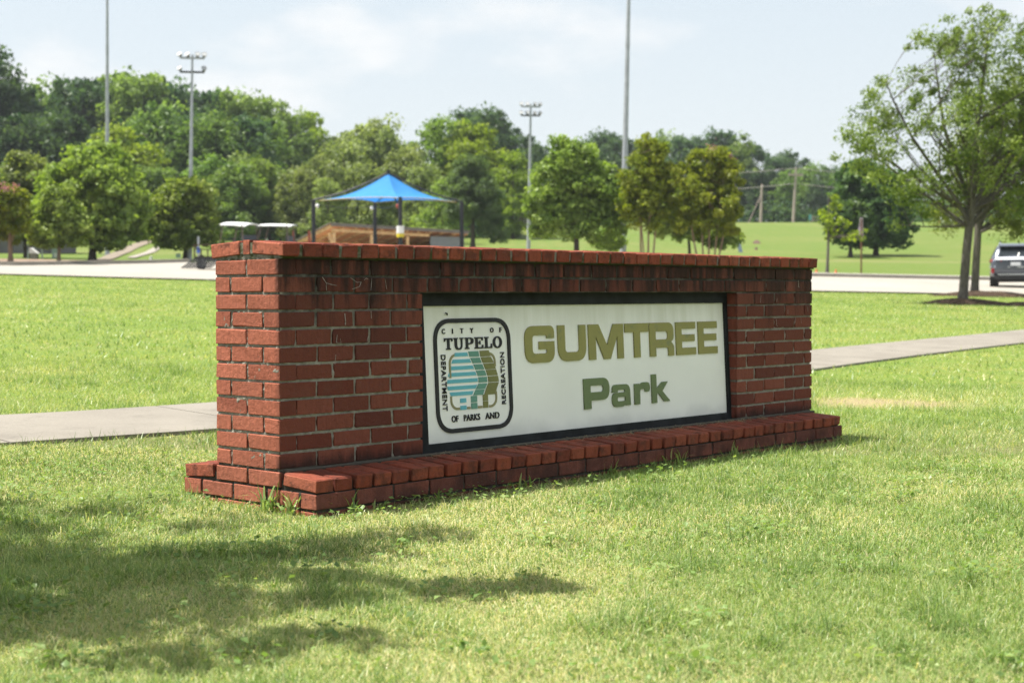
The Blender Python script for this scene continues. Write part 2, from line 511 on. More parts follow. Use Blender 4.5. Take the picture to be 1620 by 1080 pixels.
m_mortar, nt, b = new_mat('mortar')
nb = NB(nt); pos = nb.coord('Object', sign); sx = nb.sep(pos)
n1 = nb.noise(pos, 30, 6, .65); n2 = nb.noise(pos, 200, 4, .7); n3 = nb.noise(pos, 6, 4, .6)
c = nb.mix(nb.ramp(n1, .3, .7), (.25, .235, .195), (.38, .355, .295))
c = nb.mix(nb.ramp(n2, .5, .75, 0, .5), c, (.12, .105, .09))
dk = nb.ramp(nb.math('ADD', sx['Z'], nb.math('MULTIPLY', nb.math('SUBTRACT', n3, .5), .5)), .42, .78, .10, .90)
dk = nb.math('MULTIPLY', dk, nb.ramp(sx['Z'], .806, .818, 1, .35))
c = nb.mix(nb.math('MULTIPLY', dk, nb.ramp(sx['X'], .012, .03, .30, 1)), c, (.016, .015, .012))
c = nb.mix(nb.ramp(sx['Z'], -.012, .012, .93, 0), c, (.042, .036, .030))
moss = nb.math('MULTIPLY', nb.ramp(sx['Z'], .775, .80), nb.ramp(nb.noise(pos, 11, 4, .7), .44, .62))
c = nb.mix(nb.math('MULTIPLY', moss, .85), c, (.045, .06, .012))
nb.link(c, b.inputs['Base Color']); b.inputs['Roughness'].default_value = .95; b.inputs['Specular IOR Level'].default_value = .1
nb.link(nb.bump(n2, .9, .006), b.inputs['Normal'])

BR = random.Random(11)
def brick(name, x0, x1, y0, y1, z0, z1, mat, tilt=None, jit=.0012, bev=.0019):
    """one brick with worn arrises; tilt = (angle about X, pivot y, pivot z)"""
    j = lambda s=.0014: BR.uniform(-s, s)
    x0 += j(); x1 += j(); z0 += j(.0010); z1 += j(.0010); y0 += j(.0013); y1 += j(.0008)
    vs, c_ = [], bev*BR.uniform(.7, 1.5)
    for sxn, X in ((-1, x0), (1, x1)):
        for syn, Y in ((-1, y0), (1, y1)):
            for szn, Z in ((-1, z0), (1, z1)):
                w = c_*BR.choice([.6, .8, 1, 1, 1.3, 1.7 if bev > .003 else 2.2])
                vs += [(X, Y-syn*w, Z-szn*w), (X-sxn*w, Y, Z-szn*w), (X-sxn*w, Y-syn*w, Z)]
    vs = [Vector((px+j(jit), py+j(jit), pz+j(jit))) for px, py, pz in vs]
    I = lambda a, b_, c2, d: 3*(4*a+2*b_+c2)+d
    fs = [(I(0,0,0,0),I(0,0,1,0),I(0,1,1,0),I(0,1,0,0)), (I(1,0,0,0),I(1,1,0,0),I(1,1,1,0),I(1,0,1,0)),
          (I(0,0,0,1),I(1,0,0,1),I(1,0,1,1),I(0,0,1,1)), (I(0,1,0,1),I(0,1,1,1),I(1,1,1,1),I(1,1,0,1)),
          (I(0,0,0,2),I(0,1,0,2),I(1,1,0,2),I(1,0,0,2)), (I(0,0,1,2),I(1,0,1,2),I(1,1,1,2),I(0,1,1,2))]
    for a in (0, 1):
        for b_ in (0, 1):
            fs += [(I(0,a,b_,1),I(1,a,b_,1),I(1,a,b_,2),I(0,a,b_,2)), (I(a,0,b_,0),I(a,1,b_,0),I(a,1,b_,2),I(a,0,b_,2)),
                   (I(a,b_,0,0),I(a,b_,1,0),I(a,b_,1,1),I(a,b_,0,1))]
            for c2 in (0, 1): fs.append((I(a,b_,c2,0),I(a,b_,c2,1),I(a,b_,c2,2)))
    if tilt:
        ang, py, pz = tilt
        M = Matrix.Translation((0, py, pz)) @ Matrix.Rotation(ang, 4, 'X') @ Matrix.Translation((0, -py, -pz))
        vs = [M @ v for v in vs]
    mb = MB(); mb.add(vs, fs)
    return mb.build(name, mat, sign, fix=True)

J = .0056                                             # half a joint
def run(joints, k, y0=0.0, y1=.092, name='brick', mat=None, z=None):
    z0 = k*C if z is None else z
    for i in range(len(joints)-1):
        a = joints[i] + (J if i else 0); b_ = joints[i+1] - (J if i < len(joints)-2 else 0)
        brick(name, a, b_, y0, y1, z0, z0+.0575, mat or m_brick)
jt = lambda s: BR.uniform(-s, s)
for k in range(12):
    odd = k % 2
    if k < 10:
        lj = [.088, .27, .468, .676, .761] if odd else [0, .187, .384, .585, .761]
        rj = [3.108, 3.279, 3.479, 3.684, L_WALL] if odd else [3.108, 3.2, 3.378, 3.587, 3.79, L_WALL]
        lj = [lj[0]] + [v+jt(.006) for v in lj[1:-1]] + [lj[-1]]
        rj = [rj[0]] + [v+jt(.006) for v in rj[1:-1]] + [rj[-1]]
        if odd: lj[0] = .093 - J
        run(lj, k); run(rj, k)
    else:
        full = [.088] + list(np.linspace(.27, 3.684, 18)) + [L_WALL] if odd else [0] + list(np.linspace(.187, 3.79, 19)) + [L_WALL]
        full = [full[0]] + [v+jt(.008) for v in full[1:-1]] + [full[-1]]
        run(full, k)
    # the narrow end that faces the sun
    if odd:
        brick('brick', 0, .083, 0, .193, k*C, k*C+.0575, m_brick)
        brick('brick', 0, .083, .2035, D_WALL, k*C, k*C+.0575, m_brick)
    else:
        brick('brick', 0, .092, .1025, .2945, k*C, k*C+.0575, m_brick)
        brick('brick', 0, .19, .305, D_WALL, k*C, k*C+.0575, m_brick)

# coping: two rows of headers tilted to a low ridge, a cut strip between them
P_CAP = .10005
for i in range(39):
    x0 = i*P_CAP + jt(.003)
    w = .0852 + jt(.004)
    brick('coping_brick', x0, x0+w, -.024+jt(.003), .164, .8115, .8655, m_cope, (R(3.6), -.024, .8115), bev=.0032)
    brick('coping_brick', x0, x0+w, .235, .421, .8225, .8765, m_cope, (R(-3.6), .235, .8225), bev=.004)
brick('coping_brick', 0, .19, .177, .219, .8235, .8775, m_cope)
mb = MB()
mb.box(.006, L_WALL+.012, -.004, .40, .805, .8255)
mb.box(.003, L_WALL+.012, .15, .245, .8255, .869)
for i in range(38):                                    # raked joints between the coping bricks
    x0 = i*P_CAP + .082
    M = Matrix.Translation((0, -.024, .8115)) @ Matrix.Rotation(R(3.6), 4, 'X')
    mb.box(x0, x0+.021, .007, .19, .001, .046, M)
mb.build('coping_mortar', m_mortar, sign)

# ledge of headers round the foot
P_L = .0985
for i in range(39):
    x0 = .002 + i*P_L + jt(.003)
    brick('ledge_brick', x0, x0+.0835+jt(.004), -.212+jt(.004), -.016, -.074, -.0225, m_cope, (R(4.0), -.212, -.074), bev=.0034)
for i in range(2):
    x0 = .002 + i*P_L
    brick('ledge_brick', x0, x0+.0885, .421, .612, -.0605, -.0095, m_cope, (R(-4.0), .421, -.0605), bev=.004)
run_end = [(0, .193), (.2035, D_WALL)]
for a, b_ in run_end: brick('brick', 0, .09, a, b_, -C, -C+.0575, m_base)
# two courses of the plinth
for k, joints in ((-2, [-.212, -.118, .085, .292, .50, .612]), (-3, [-.212, -.01, .19, .40, .52, .612])):
    for i in range(len(joints)-1):
        if i == 0 and k == -2: continue
        a = joints[i] + (J+.001 if i else .1); b_ = joints[i+1] - (J+.001 if i < len(joints)-2 else 0)
        brick('brick', 0, .09, a, b_, k*C, k*C+.0575, m_base)
    fj = [0] + list(np.linspace(.195, 3.76, 19)) + [L_WALL-.02] if k == -2 else [0] + list(np.linspace(.10, 3.67, 19)) + [L_WALL-.02]
    fj = [fj[0]] + [v+jt(.006) for v in fj[1:-1]] + [fj[-1]]
    run(fj, k, -.212, -.122, mat=m_base)

# bricks of the unseen rear and far end, one joined part
mb = MB()
for k in range(12):
    st = .1 if k % 2 else .2
    xs = [.2] + list(np.arange(.2+st, L_WALL-.1, .2008)) + [L_WALL]
    for a, b_ in zip(xs[:-1], xs[1:]): mb.box(a+J, b_-J if b_ < L_WALL else b_, .306, D_WALL, k*C, k*C+.0575)
    mb.box(L_WALL-.09, L_WALL, .1025, .296, k*C, k*C+.0575)
for i in range(2, 39): mb.box(.002+i*P_L, .002+i*P_L+.0885, .425, .612, -.07, -.02)
for k in (-2, -3):
    for i in range(19): mb.box(.1+i*.2, .29+i*.2, .522, .612, k*C, k*C+.0575)
    for i in range(4): mb.box(L_WALL-.11, L_WALL-.021, -.11+i*.2, .08+i*.2, k*C, k*C+.0575)
mb.build('rear_brickwork', m_brick, sign)['kind'] = 'stuff'

mb = MB()
mb.box(.014, .752, .014, .389, -.09, .806)                 # left pier
mb.box(3.117, L_WALL-.008, .014, .389, -.09, .806)         # right pier
mb.box(.752, 3.117, .014, .389, 10*C-.004, .806)           # lintel
rgM = np.random.default_rng(4)
def mortar_face(o, eu, ev, lu, lv, n, step=.011):
    """uneven hand-struck joint surface: a fine grid pushed in and out a few millimetres"""
    nu, nv = max(2, int(lu/step)), max(2, int(lv/step))
    d = rgM.normal(size=(nv+1, nu+1)); d = (d + np.roll(d, 1, 0) + np.roll(d, 1, 1) + np.roll(d, (1, 1), (0, 1)))/4
    vs = [Vector(o) + Vector(eu)*(lu*i/nu) + Vector(ev)*(lv*j/nv) + Vector(n)*float(np.clip(d[j, i]*.0042, -.004, .0042)) for j in range(nv+1) for i in range(nu+1)]
    mb.add(vs, [(j*(nu+1)+i, j*(nu+1)+i+1, (j+1)*(nu+1)+i+1, (j+1)*(nu+1)+i) for j in range(nv) for i in range(nu)])
mortar_face((.006, .0058, -.07), (1, 0, 0), (0, 0, 1), .746, .876, (0, -1, 0))
mortar_face((3.117, .0058, -.07), (1, 0, 0), (0, 0, 1), L_WALL-.008-3.117, .876, (0, -1, 0))
mortar_face((.752, .0058, 10*C-.004), (1, 0, 0), (0, 0, 1), 3.117-.752, .806-10*C+.004, (0, -1, 0))
mortar_face((.0052, .390, -.14), (0, -1, 0), (0, 0, 1), .384, .946, (-1, 0, 0), .008)
mortar_face((.0052, .604, -.24), (0, -1, 0), (0, 0, 1), .807, .165, (-1, 0, 0), .008)
mortar_face((.006, -.2055, -.24), (1, 0, 0), (0, 0, 1), L_WALL-.04, .164, (0, -1, 0))
mb.box(.753, 3.116, .14, .389, -.09, 10*C-.004)            # wall behind the panel
mb.box(.009, L_WALL-.03, -.203, .604, -.26, -.078)         # plinth
mb.box(.010, L_WALL-.04, -.19, .008, -.078, -.041)
mb.box(.010, L_WALL-.04, .389, .60, -.078, -.04)
mb.box(.012, .7, .0, .40, -.078, -.0055)
mb.box(.02, L_WALL-.01, -.026, .010, -.04, -.0035)
mb.box(.753, 3.116, .01, .14, -.09, -.012)
mb.build('mortar', m_mortar, sign)

# pale lime runs and scratches on the weather face
m_lime = simple_mat('lime', (.30, .26, .23), .9, var=.4, scale=60)
def streak(pts, w, y=-.0022):
    mb = MB()
    for (xa, za), (xb, zb) in zip(pts[:-1], pts[1:]):
        mb.bar((xa, y, za), (xb, y, zb), w*BR.uniform(.35, .8), .0012, up=(0, 1, 0))
    return mb.build('lime_streak', m_lime, sign)
for pts, w in [([(.215,.735),(.235,.712),(.262,.706),(.29,.702)], .0028), ([(.235,.712),(.236,.682)], .0025),
               ([(.362,.733),(.395,.715),(.418,.716),(.408,.698),(.37,.688)], .0028), ([(.434,.724),(.445,.732),(.455,.728)], .002),
               ([(.475,.73),(.47,.684)], .0022), ([(.548,.73),(.556,.688)], .0022),
               ([(.33,.592),(.334,.556),(.333,.546)], .0055), ([(.29,.508),(.285,.478),(.31,.476),(.306,.492)], .002), ([(.08,.494),(.075,.47)], .0035),
               ([(.282,.43),(.277,.392)], .0022), ([(.47,.60),(.472,.57)], .0025), ([(.455,.50),(.448,.478)], .0022),
               ([(3.335,.655),(3.33,.615)], .0026), ([(3.50,.64),(3.495,.62)], .002), ([(3.49,.525),(3.495,.49),(3.505,.486)], .003),
               ([(3.61,.575),(3.612,.55)], .002), ([(3.69,.53),(3.685,.50)], .0022), ([(3.75,.53),(3.755,.50)], .002), ([(3.82,.59),(3.825,.56)], .002), ([(3.72,.74),(3.725,.70)], .009)]:
    streak(pts, w)

# ---- the panel
m_board, nt, b = new_mat('panel_white')
nb = NB(nt); pos = nb.coord('Object'); sx = nb.sep(pos)
st = nb.node('ShaderNodeMapping'); st.inputs['Scale'].default_value = (9, 1, .6); nb.link(pos, st.inputs['Vector'])
drip = nb.noise(st.outputs['Vector'], 2.0, 6, .6)
c = nb.mix(nb.ramp(nb.noise(pos, 2.2, 4), .3, .7), (.80, .80, .76), (.86, .86, .82))
c = nb.mix(nb.ramp(nb.math('ADD', sx['Z'], nb.math('MULTIPLY', nb.math('SUBTRACT', drip, .5), .35)), .40, .68, 0, .58), c, (.50, .50, .38))
c = nb.mix(nb.ramp(nb.math('ADD', sx['Z'], nb.math('MULTIPLY', nb.math('SUBTRACT', nb.noise(pos, 5, 5), .5), .16)), .01, .10, .5, 0), c, (.48, .49, .47))
nb.link(c, b.inputs['Base Color']); b.inputs['Roughness'].default_value = .55
m_frame = simple_mat('frame_black', (.013, .015, .017), .65, var=.5, scale=9, spec=.2)
m_black = simple_mat('lettering_black', (.012, .013, .015), .6, var=.3, scale=20)
def paint(name, col, stain, amt=.6):
    m, nt, b = new_mat(name)
    nb = NB(nt); pos = nb.coord('Object')
    n1 = nb.noise(pos, 16, 6, .7); n2 = nb.noise(pos, 5, 4, .6)
    c = nb.mix(nb.ramp(n2, .3, .7, 0, .5), col, tuple(v*.8 for v in col))
    c = nb.mix(nb.ramp(n1, .54, .72, 0, amt), c, stain)
    nb.link(c, b.inputs['Base Color']); b.inputs['Roughness'].default_value = .6
    return m
m_olive = paint('letter_olive', (.27, .252, .072), (.085, .15, .10))
m_green = paint('letter_green', (.135, .182, .072), (.06, .115, .07), .5)
m_blue = paint('emblem_blue', (.115, .42, .50), (.16, .42, .44), .4)
m_teal = paint('emblem_teal', (.115, .28, .215), (.10, .22, .17), .4)
m_ol2 = paint('emblem_olive', (.185, .185, .055), (.10, .12, .05), .4)
m_edge = paint('emblem_border', (.26, .24, .12), (.16, .15, .08), .5)

panel_mb = MB(); panel_mb.box(.785, 3.104, 0, .03, -.02, .70)
panel = panel_mb.build('sign_panel', m_board, sign)
panel.location = (0, .042, 0)
panel.rotation_euler = (-math.atan(.0536), 0, 0)
fr = MB()
fr.box(.772, 3.106, -.010, .004, -.034, .030); fr.box(.772, 3.106, -.013, .012, .617, .70)
fr.box(.772, .8285, -.0105, .004, .030, .617); fr.box(3.0765, 3.106, -.0105, .004, .030, .617)
fr.build('panel_frame', m_frame, panel)

def fillet(pts, n=7):
    """polygon with rounded corners: points are (x, y) or (x, y, radius)"""
    out, N = [], len(pts)
    for i, p in enumerate(pts):
        r_ = p[2] if len(p) > 2 else 0
        P = Vector(p[:2])
        if r_ <= 0: out.append(P); continue
        A, B = Vector(pts[i-1][:2]), Vector(pts[(i+1) % N][:2])
        u, v = (A-P), (B-P)
        t = min(r_, u.length*.5, v.length*.5)
        u.normalize(); v.normalize()
        a, b_ = P+u*t, P+v*t
        for k in range(n+1):
            s = k/n
            # circular-ish blend
            q = (1-s)**2*a + 2*s*(1-s)*(P*.86+(a+b_)*.07) + s*s*b_
            out.append(q)
    return out
def plate(name, contours, mat, parent, depth=.010, lift=0.0, bevel=0.0):
    """flat shape with holes standing proud of the panel face, in panel coordinates (x along, z up)"""
    cu = bpy.data.curves.new(name, 'CURVE')
    cu.dimensions = '2D'; cu.fill_mode = 'BOTH'; cu.extrude = depth/2; cu.bevel_depth = bevel
    for c_ in contours:
        sp = cu.splines.new('POLY'); sp.points.add(len(c_)-1); sp.use_cyclic_u = True
        for i, p in enumerate(c_): sp.points[i].co = (p[0], p[1], 0, 1)
    tmp = bpy.data.objects.new(name, cu); COL.objects.link(tmp)
    bpy.context.view_layer.update()
    me = bpy.data.meshes.new_from_object(tmp.evaluated_get(bpy.context.evaluated_depsgraph_get()))
    bpy.data.objects.remove(tmp); bpy.data.curves.remove(cu)
    me.name = name
    me.transform(Matrix.Translation((0, -depth/2-lift, 0)) @ Matrix.Rotation(math.pi/2, 4, 'X'))
    me.materials.clear()
    return link_mesh(name, me, mat, parent)
def place(contours, x, z, w, h):
    m = min(w, h)
    return [fillet([(x+p[0]*w, z+p[1]*h) + ((p[2]*m,) if len(p) > 2 else ()) for p in c_]) for c_ in contours]
GLYPH = {
 'G': [[(1,.655),(1,1,.30),(0,1,.32),(0,0,.32),(1,0,.30),(1,.575),(.47,.575),(.47,.36),(.74,.36),(.74,.25,.06),(.25,.25,.10),(.25,.745,.10),(.74,.745,.06),(.74,.655)]],
 'U': [[(0,1),(0,0,.36),(1,0,.36),(1,1),(.75,1),(.75,.25,.10),(.25,.25,.10),(.25,1)]],
 'M': [[(0,0),(0,1),(.29,1),(.52,.39),(.71,1),(1,1),(1,0),(.82,0),(.82,.66),(.61,0),(.425,0),(.2,.66),(.2,0)]],
 'T': [[(0,1),(1,1),(1,.74),(.64,.74),(.64,0),(.37,0),(.37,.74),(0,.74)]],
 'R': [[(0,0),(0,1),(1,1,.30),(1,.5,.18),(.88,.42,.03),(1,.32,.14),(1,0),(.76,0),(.76,.25,.05),(.25,.25),(.25,0)], [(.25,.5),(.75,.5,.08),(.75,.74,.08),(.25,.74)]],
 'E': [[(0,0),(0,1),(1,1),(1,.79),(.29,.79),(.29,.62),(.95,.62),(.95,.41),(.29,.41),(.29,.22),(1,.22),(1,0)]],
 'P': [[(0,0),(0,1),(1,1,.32),(1,.27,.32),(.28,.27),(.28,0)], [(.26,.54),(.76,.54,.10),(.76,.76,.10),(.26,.76)]],
 'a': [[(0,.64),(.04,1,.28),(.97,1,.30),(1,0),(.72,0),(.68,.06),(.6,-.04,.1),(0,-.04,.3),(0,.62,.26),(.7,.63,.03),(.7,.75,.08),(.32,.75,.05),(.30,.64)], [(.29,.22,.05),(.71,.22,.05),(.71,.41),(.29,.41,.05)]],
 'r': [[(0,0),(0,1),(.31,1),(.33,.93),(.5,1.05,.2),(1,1.05,.34),(1,.58,.16),(.68,.58,.04),(.68,.72,.1),(.36,.72,.12),(.34,0)]],
 'k': [[(0,0),(0,1),(.27,1),(.27,.5),(.58,.72),(.9,.72),(.58,.40),(1,.03),(.66,.03),(.36,.33),(.28,.33),(.28,0)]],
 # slab serif capitals
 'sT': [[(0,.70),(0,1),(1,1),(1,.70),(.90,.70),(.84,.88),(.63,.88),(.63,.11),(.78,.11),(.78,0),(.22,0),(.22,.11),(.37,.11),(.37,.88),(.16,.88),(.10,.70)]],
 'sU': [[(0,1),(.42,1),(.42,.89),(.33,.89),(.33,.30,.12),(.40,.10,.1),(.66,.10,.14),(.74,.32,.1),(.74,.89),(.62,.89),(.62,1),(1,1),(1,.89),(.88,.89),(.88,.22,.18),(.72,-.03,.2),(.26,-.03,.2),(.10,.22,.18),(.10,.89),(0,.89)]],
 'sP': [[(0,0),(0,.11),(.11,.11),(.11,.89),(0,.89),(0,1),(.75,1,.26),(1,.86,.16),(1,.54,.2),(.78,.40,.2),(.36,.40),(.36,.11),(.50,.11),(.50,0)], [(.36,.51),(.62,.51,.12),(.73,.62,.1),(.73,.80,.1),(.62,.89,.1),(.36,.89)]],
 'sE': [[(0,0),(0,.11),(.11,.11),(.11,.89),(0,.89),(0,1),(.96,1),(.96,.70),(.84,.70),(.80,.88),(.37,.88),(.37,.57),(.55,.57),(.58,.68),(.68,.68),(.68,.36),(.58,.36),(.55,.46),(.37,.46),(.37,.12),(.82,.12),(.88,.32),(1,.32),(1,0)]],
 'sL': [[(0,0),(0,.11),(.12,.11),(.12,.89),(0,.89),(0,1),(.56,1),(.56,.89),(.40,.89),(.40,.12),(.80,.12),(.87,.40),(1,.40),(1,0)]],
 'sO': [[(.5+.5*math.cos(t), .5+.53*math.sin(t)) for t in np.linspace(0, 2*math.pi, 28, endpoint=False)], [(.5+.26*math.cos(t), .5+.41*math.sin(t)) for t in np.linspace(0, 2*math.pi, 24, endpoint=False)]],
}
def letter(ch, x, z, w, h, mat, depth=.0065):
    return plate('letter', place(GLYPH[ch], x, z, w, h), mat, panel, depth)
for ch, x0, x1 in (('G',1.471,1.677),('U',1.703,1.909),('M',1.929,2.199),('T',2.213,2.403),('R',2.413,2.617),('E',2.637,2.811),('E',2.834,3.009)):
    letter(ch, x0, .3505, x1-x0, .170, m_olive)
for ch, x0, x1, z0, h in (('P',1.877,2.073,.1165,.1455),('a',2.092,2.238,.118,.105),('r',2.271,2.398,.117,.103),('k',2.413,2.566,.116,.145)):
    letter(ch, x0, z0, x1-x0, h, m_green)
# emblem
def ring(x0, x1, z0, z1, w, r_):
    o = fillet([(x0,z0,r_),(x1,z0,r_),(x1,z1,r_),(x0,z1,r_)], 9)
    ri = max(r_-w, .01)
    i = fillet([(x0+w,z0+w,ri),(x1-w,z0+w,ri),(x1-w,z1-w,ri),(x0+w,z1-w,ri)], 9)
    return [o, i]
plate('emblem_border', ring(.8885, 1.374, .067, .562, .019, .092), m_black, panel, .006)
for ch, x0, x1 in (('sT',.953,1.004),('sU',1.012,1.072),('sP',1.081,1.135),('sE',1.142,1.197),('sL',1.205,1.254),('sO',1.260,1.319)):
    plate('letter', place(GLYPH[ch], x0, .4275, x1-x0, .0505), m_black, panel, .005)
def words(body, x0, x1, z0, z1, turn=0, mat=None):
    cu = bpy.data.curves.new('lettering', 'FONT')
    cu.body = body; cu.extrude = .0; cu.offset = .012; cu.space_character = 1.06
    tmp = bpy.data.objects.new('lettering', cu); COL.objects.link(tmp)
    bpy.context.view_layer.update()
    me = bpy.data.meshes.new_from_object(tmp.evaluated_get(bpy.context.evaluated_depsgraph_get()))
    bpy.data.objects.remove(tmp); bpy.data.curves.remove(cu)
    bm = bmesh.new(); bm.from_mesh(me)
    ext = bmesh.ops.extrude_face_region(bm, geom=bm.faces[:])
    for v in [g for g in ext['geom'] if isinstance(g, bmesh.types.BMVert)]: v.co.z += 1
    bmesh.ops.rotate(bm, verts=bm.verts, cent=(0, 0, 0), matrix=Matrix.Rotation(turn, 3, 'Z'))
    co = np.array([v.co for v in bm.verts]); lo, hi = co.min(0), co.max(0)
    for v in bm.verts:
        f = [(v.co[i]-lo[i])/(hi[i]-lo[i]) for i in range(3)]
        v.co = (x0+f[0]*(x1-x0), -.0042*f[2] - .0002, z0+f[1]*(z1-z0))
    bmesh.ops.recalc_face_normals(bm, faces=bm.faces)
    bm.to_mesh(me); bm.free(); me.materials.clear(); me.name = 'lettering'
    return link_mesh('lettering', me, mat or m_black, panel)
for ch, x0, x1 in (('C',.942,.961),('I',1.005,1.0095),('T',1.056,1.074),('Y',1.117,1.137),('O',1.246,1.267),('F',1.307,1.322)):
    words(ch, x0, x1, .4965, .5185)
words('OF', .981, 1.022, .114, .142); words('PARKS', 1.056, 1.158, .114, .142); words('AND', 1.192, 1.283, .114, .142)
words('DEPARTMENT', .930, .957, .165, .407, -math.pi/2)
words('RECREATION', 1.305, 1.331, .174, .4075, math.pi/2)
# trees of the emblem, cut into bands
zb = np.array([.405, .376, .347, .319, .290, .261, .235])
bl = np.array([1.021, 1.001, .990, .976, .967, .964, .986]); brt = np.array([1.093, 1.112, 1.129, 1.143, 1.155, 1.146, 1.114])
tr = np.array([1.168, 1.180, 1.196, 1.210, 1.220, 1.215, 1.187]); orr = np.array([1.231, 1.254, 1.269, 1.278, 1.291, 1.287, 1.262])
def iz(z, a): return float(np.interp(-z, -zb, a))
def band(lf, rf, zc, h, mat, gapl=0, gapr=0):
    plate('emblem_band', [[(iz(zc-h/2, lf)+gapl, zc-h/2), (iz(zc-h/2, rf)-gapr, zc-h/2), (iz(zc+h/2, rf)-gapr, zc+h/2), (iz(zc+h/2, lf)+gapl, zc+h/2)]], mat, panel, .0028)
blx = bl.copy()
for zc in zb:
    zc = float(zc)
    band(bl - .004, brt, zc, .0160, m_blue)
    band(brt, tr, zc, .0235, m_teal, .008, .004)
    band(tr, orr, zc, .0258, m_ol2, .004, 0)
for x0, x1, zs, mt in ((1.038,1.075,((.195,.214),(.164,.182)),m_blue),(1.106,1.144,((.1935,.221),(.164,.190)),m_teal),(1.182,1.214,((.196,.224),(.165,.194)),m_ol2)):
    for z0, z1 in zs: plate('emblem_trunk', [[(x0,z0),(x1,z0),(x1,z1),(x0,z1)]], mt, panel, .0032)
def arc(cx, cz, r_, a0, a1, w, n=10):
    A = np.linspace(a0, a1, n)
    return [(cx+r_*math.cos(t), cz+r_*math.sin(t)) for t in A] + [(cx+(r_-w)*math.cos(t), cz+(r_-w)*math.sin(t)) for t in A[::-1]]
X0, X1, Z0, Z1, rr, ww = .978, 1.274, .165, .409, .042, .0105
for c_ in ([(X0, .305), (X0, Z1-rr)] + arc(X0+rr, Z1-rr, rr, math.pi, math.pi/2, ww)[:10] + [(1.012, Z1), (1.012, Z1-ww)] + arc(X0+rr, Z1-rr, rr, math.pi, math.pi/2, ww)[10:] + [(X0+ww, .305)],
           [(1.236, Z1), (X1-rr, Z1)] + arc(X1-rr, Z1-rr, rr, math.pi/2, 0, ww)[:10] + [(X1, .345), (X1-ww, .345)] + arc(X1-rr, Z1-rr, rr, math.pi/2, 0, ww)[10:] + [(1.236, Z1-ww)],
           [(X0, .226), (X0+ww, .226), (X0+ww, Z0+rr)] + arc(X0+rr, Z0+rr, rr, math.pi, 1.5*math.pi, ww)[10:][::-1] + [(1.034, Z0+ww), (1.034, Z0)] + arc(X0+rr, Z0+rr, rr, math.pi, 1.5*math.pi, ww)[:10][::-1],
           [(X1, .235), (X1, Z0+rr)] + arc(X1-rr, Z0+rr, rr, 0, -math.pi/2, ww)[:10] + [(1.22, Z0), (1.22, Z0+ww)] + arc(X1-rr, Z0+rr, rr, 0, -math.pi/2, ww)[10:] + [(X1-ww, .235)],
           [(1.08, Z0), (1.1, Z0), (1.1, Z0+ww), (1.08, Z0+ww)], [(1.149, Z0), (1.177, Z0), (1.177, Z0+ww), (1.149, Z0+ww)]):
    plate('emblem_rule', [c_], m_edge, panel, .003)
mb = MB(); mb.tube([(.966, -.004, .588), (.972, -.009, .583), (.978, -.004, .577)], [.002, .0045, .002], 6)
tag(mb.build('mud_dauber_nest', m_black, panel))

# ------------------------------------------------------------------ trees
def leaf_mat(name, dark, lite, trans=.42, hue=.05):
    m, nt, b = new_mat(name)
    nt.nodes.remove(b)
    nb = NB(nt)
    out = nt.nodes['Material Output']
    at_ = nb.node('ShaderNodeAttribute', attribute_name='tint')
    oi = nb.node('ShaderNodeObjectInfo')
    c = nb.mix(at_.outputs['Fac'], dark, lite)
    hs = nb.node('ShaderNodeHueSaturation')
    nb.put(hs.inputs['Hue'], nb.ramp(oi.outputs['Random'], 0, 1, .5-hue*.28, .5+hue*.22, False))
    nb.put(hs.inputs['Value'], nb.ramp(nb.math('FRACT', nb.math('MULTIPLY', oi.outputs['Random'], 5.7)), 0, 1, .84, 1.16, False))
    nb.link(c, hs.inputs['Color'])
    d = nb.node('ShaderNodeBsdfDiffuse'); t = nb.node('ShaderNodeBsdfTranslucent'); g = nb.node('ShaderNodeBsdfGlossy')
    nb.link(hs.outputs[0], d.inputs['Color'])
    tc = nb.mix(1.0, hs.outputs[0], (1.35, 1.45, .55), 'MULTIPLY')
    nb.link(tc, t.inputs['Color'])
    g.inputs['Roughness'].default_value = .38; g.inputs['Color'].default_value = (.8, .85, .8, 1)
    m1 = nb.node('ShaderNodeMixShader'); m1.inputs[0].default_value = trans
    nb.link(d.outputs[0], m1.inputs[1]); nb.link(t.outputs[0], m1.inputs[2])
    m2 = nb.node('ShaderNodeMixShader'); m2.inputs[0].default_value = .014
    nb.link(m1.outputs[0], m2.inputs[1]); nb.link(g.outputs[0], m2.inputs[2])
    nb.link(m2.outputs[0], out.inputs['Surface'])
    return m
def bark_mat(name, a, b_):
    m, nt, b = new_mat(name); nb = NB(nt)
    pos = nb.coord('Object', scale=(9, 9, 1.6))
    f = nb.noise(pos, 3, 6, .7)
    nb.link(nb.mix(nb.ramp(f, .3, .7), a, b_), b.inputs['Base Color'])
    b.inputs['Roughness'].default_value = .95; b.inputs['Specular IOR Level'].default_value = .1
    nb.link(nb.bump(f, .9, .03), b.inputs['Normal'])
    return m
BARK_GREY = bark_mat('bark_grey', (.085, .074, .066), (.17, .152, .135))
BARK_DARK = bark_mat('bark_dark', (.045, .036, .03), (.10, .085, .07))
BARK_TAN = bark_mat('bark_tan', (.20, .135, .09), (.33, .24, .17))

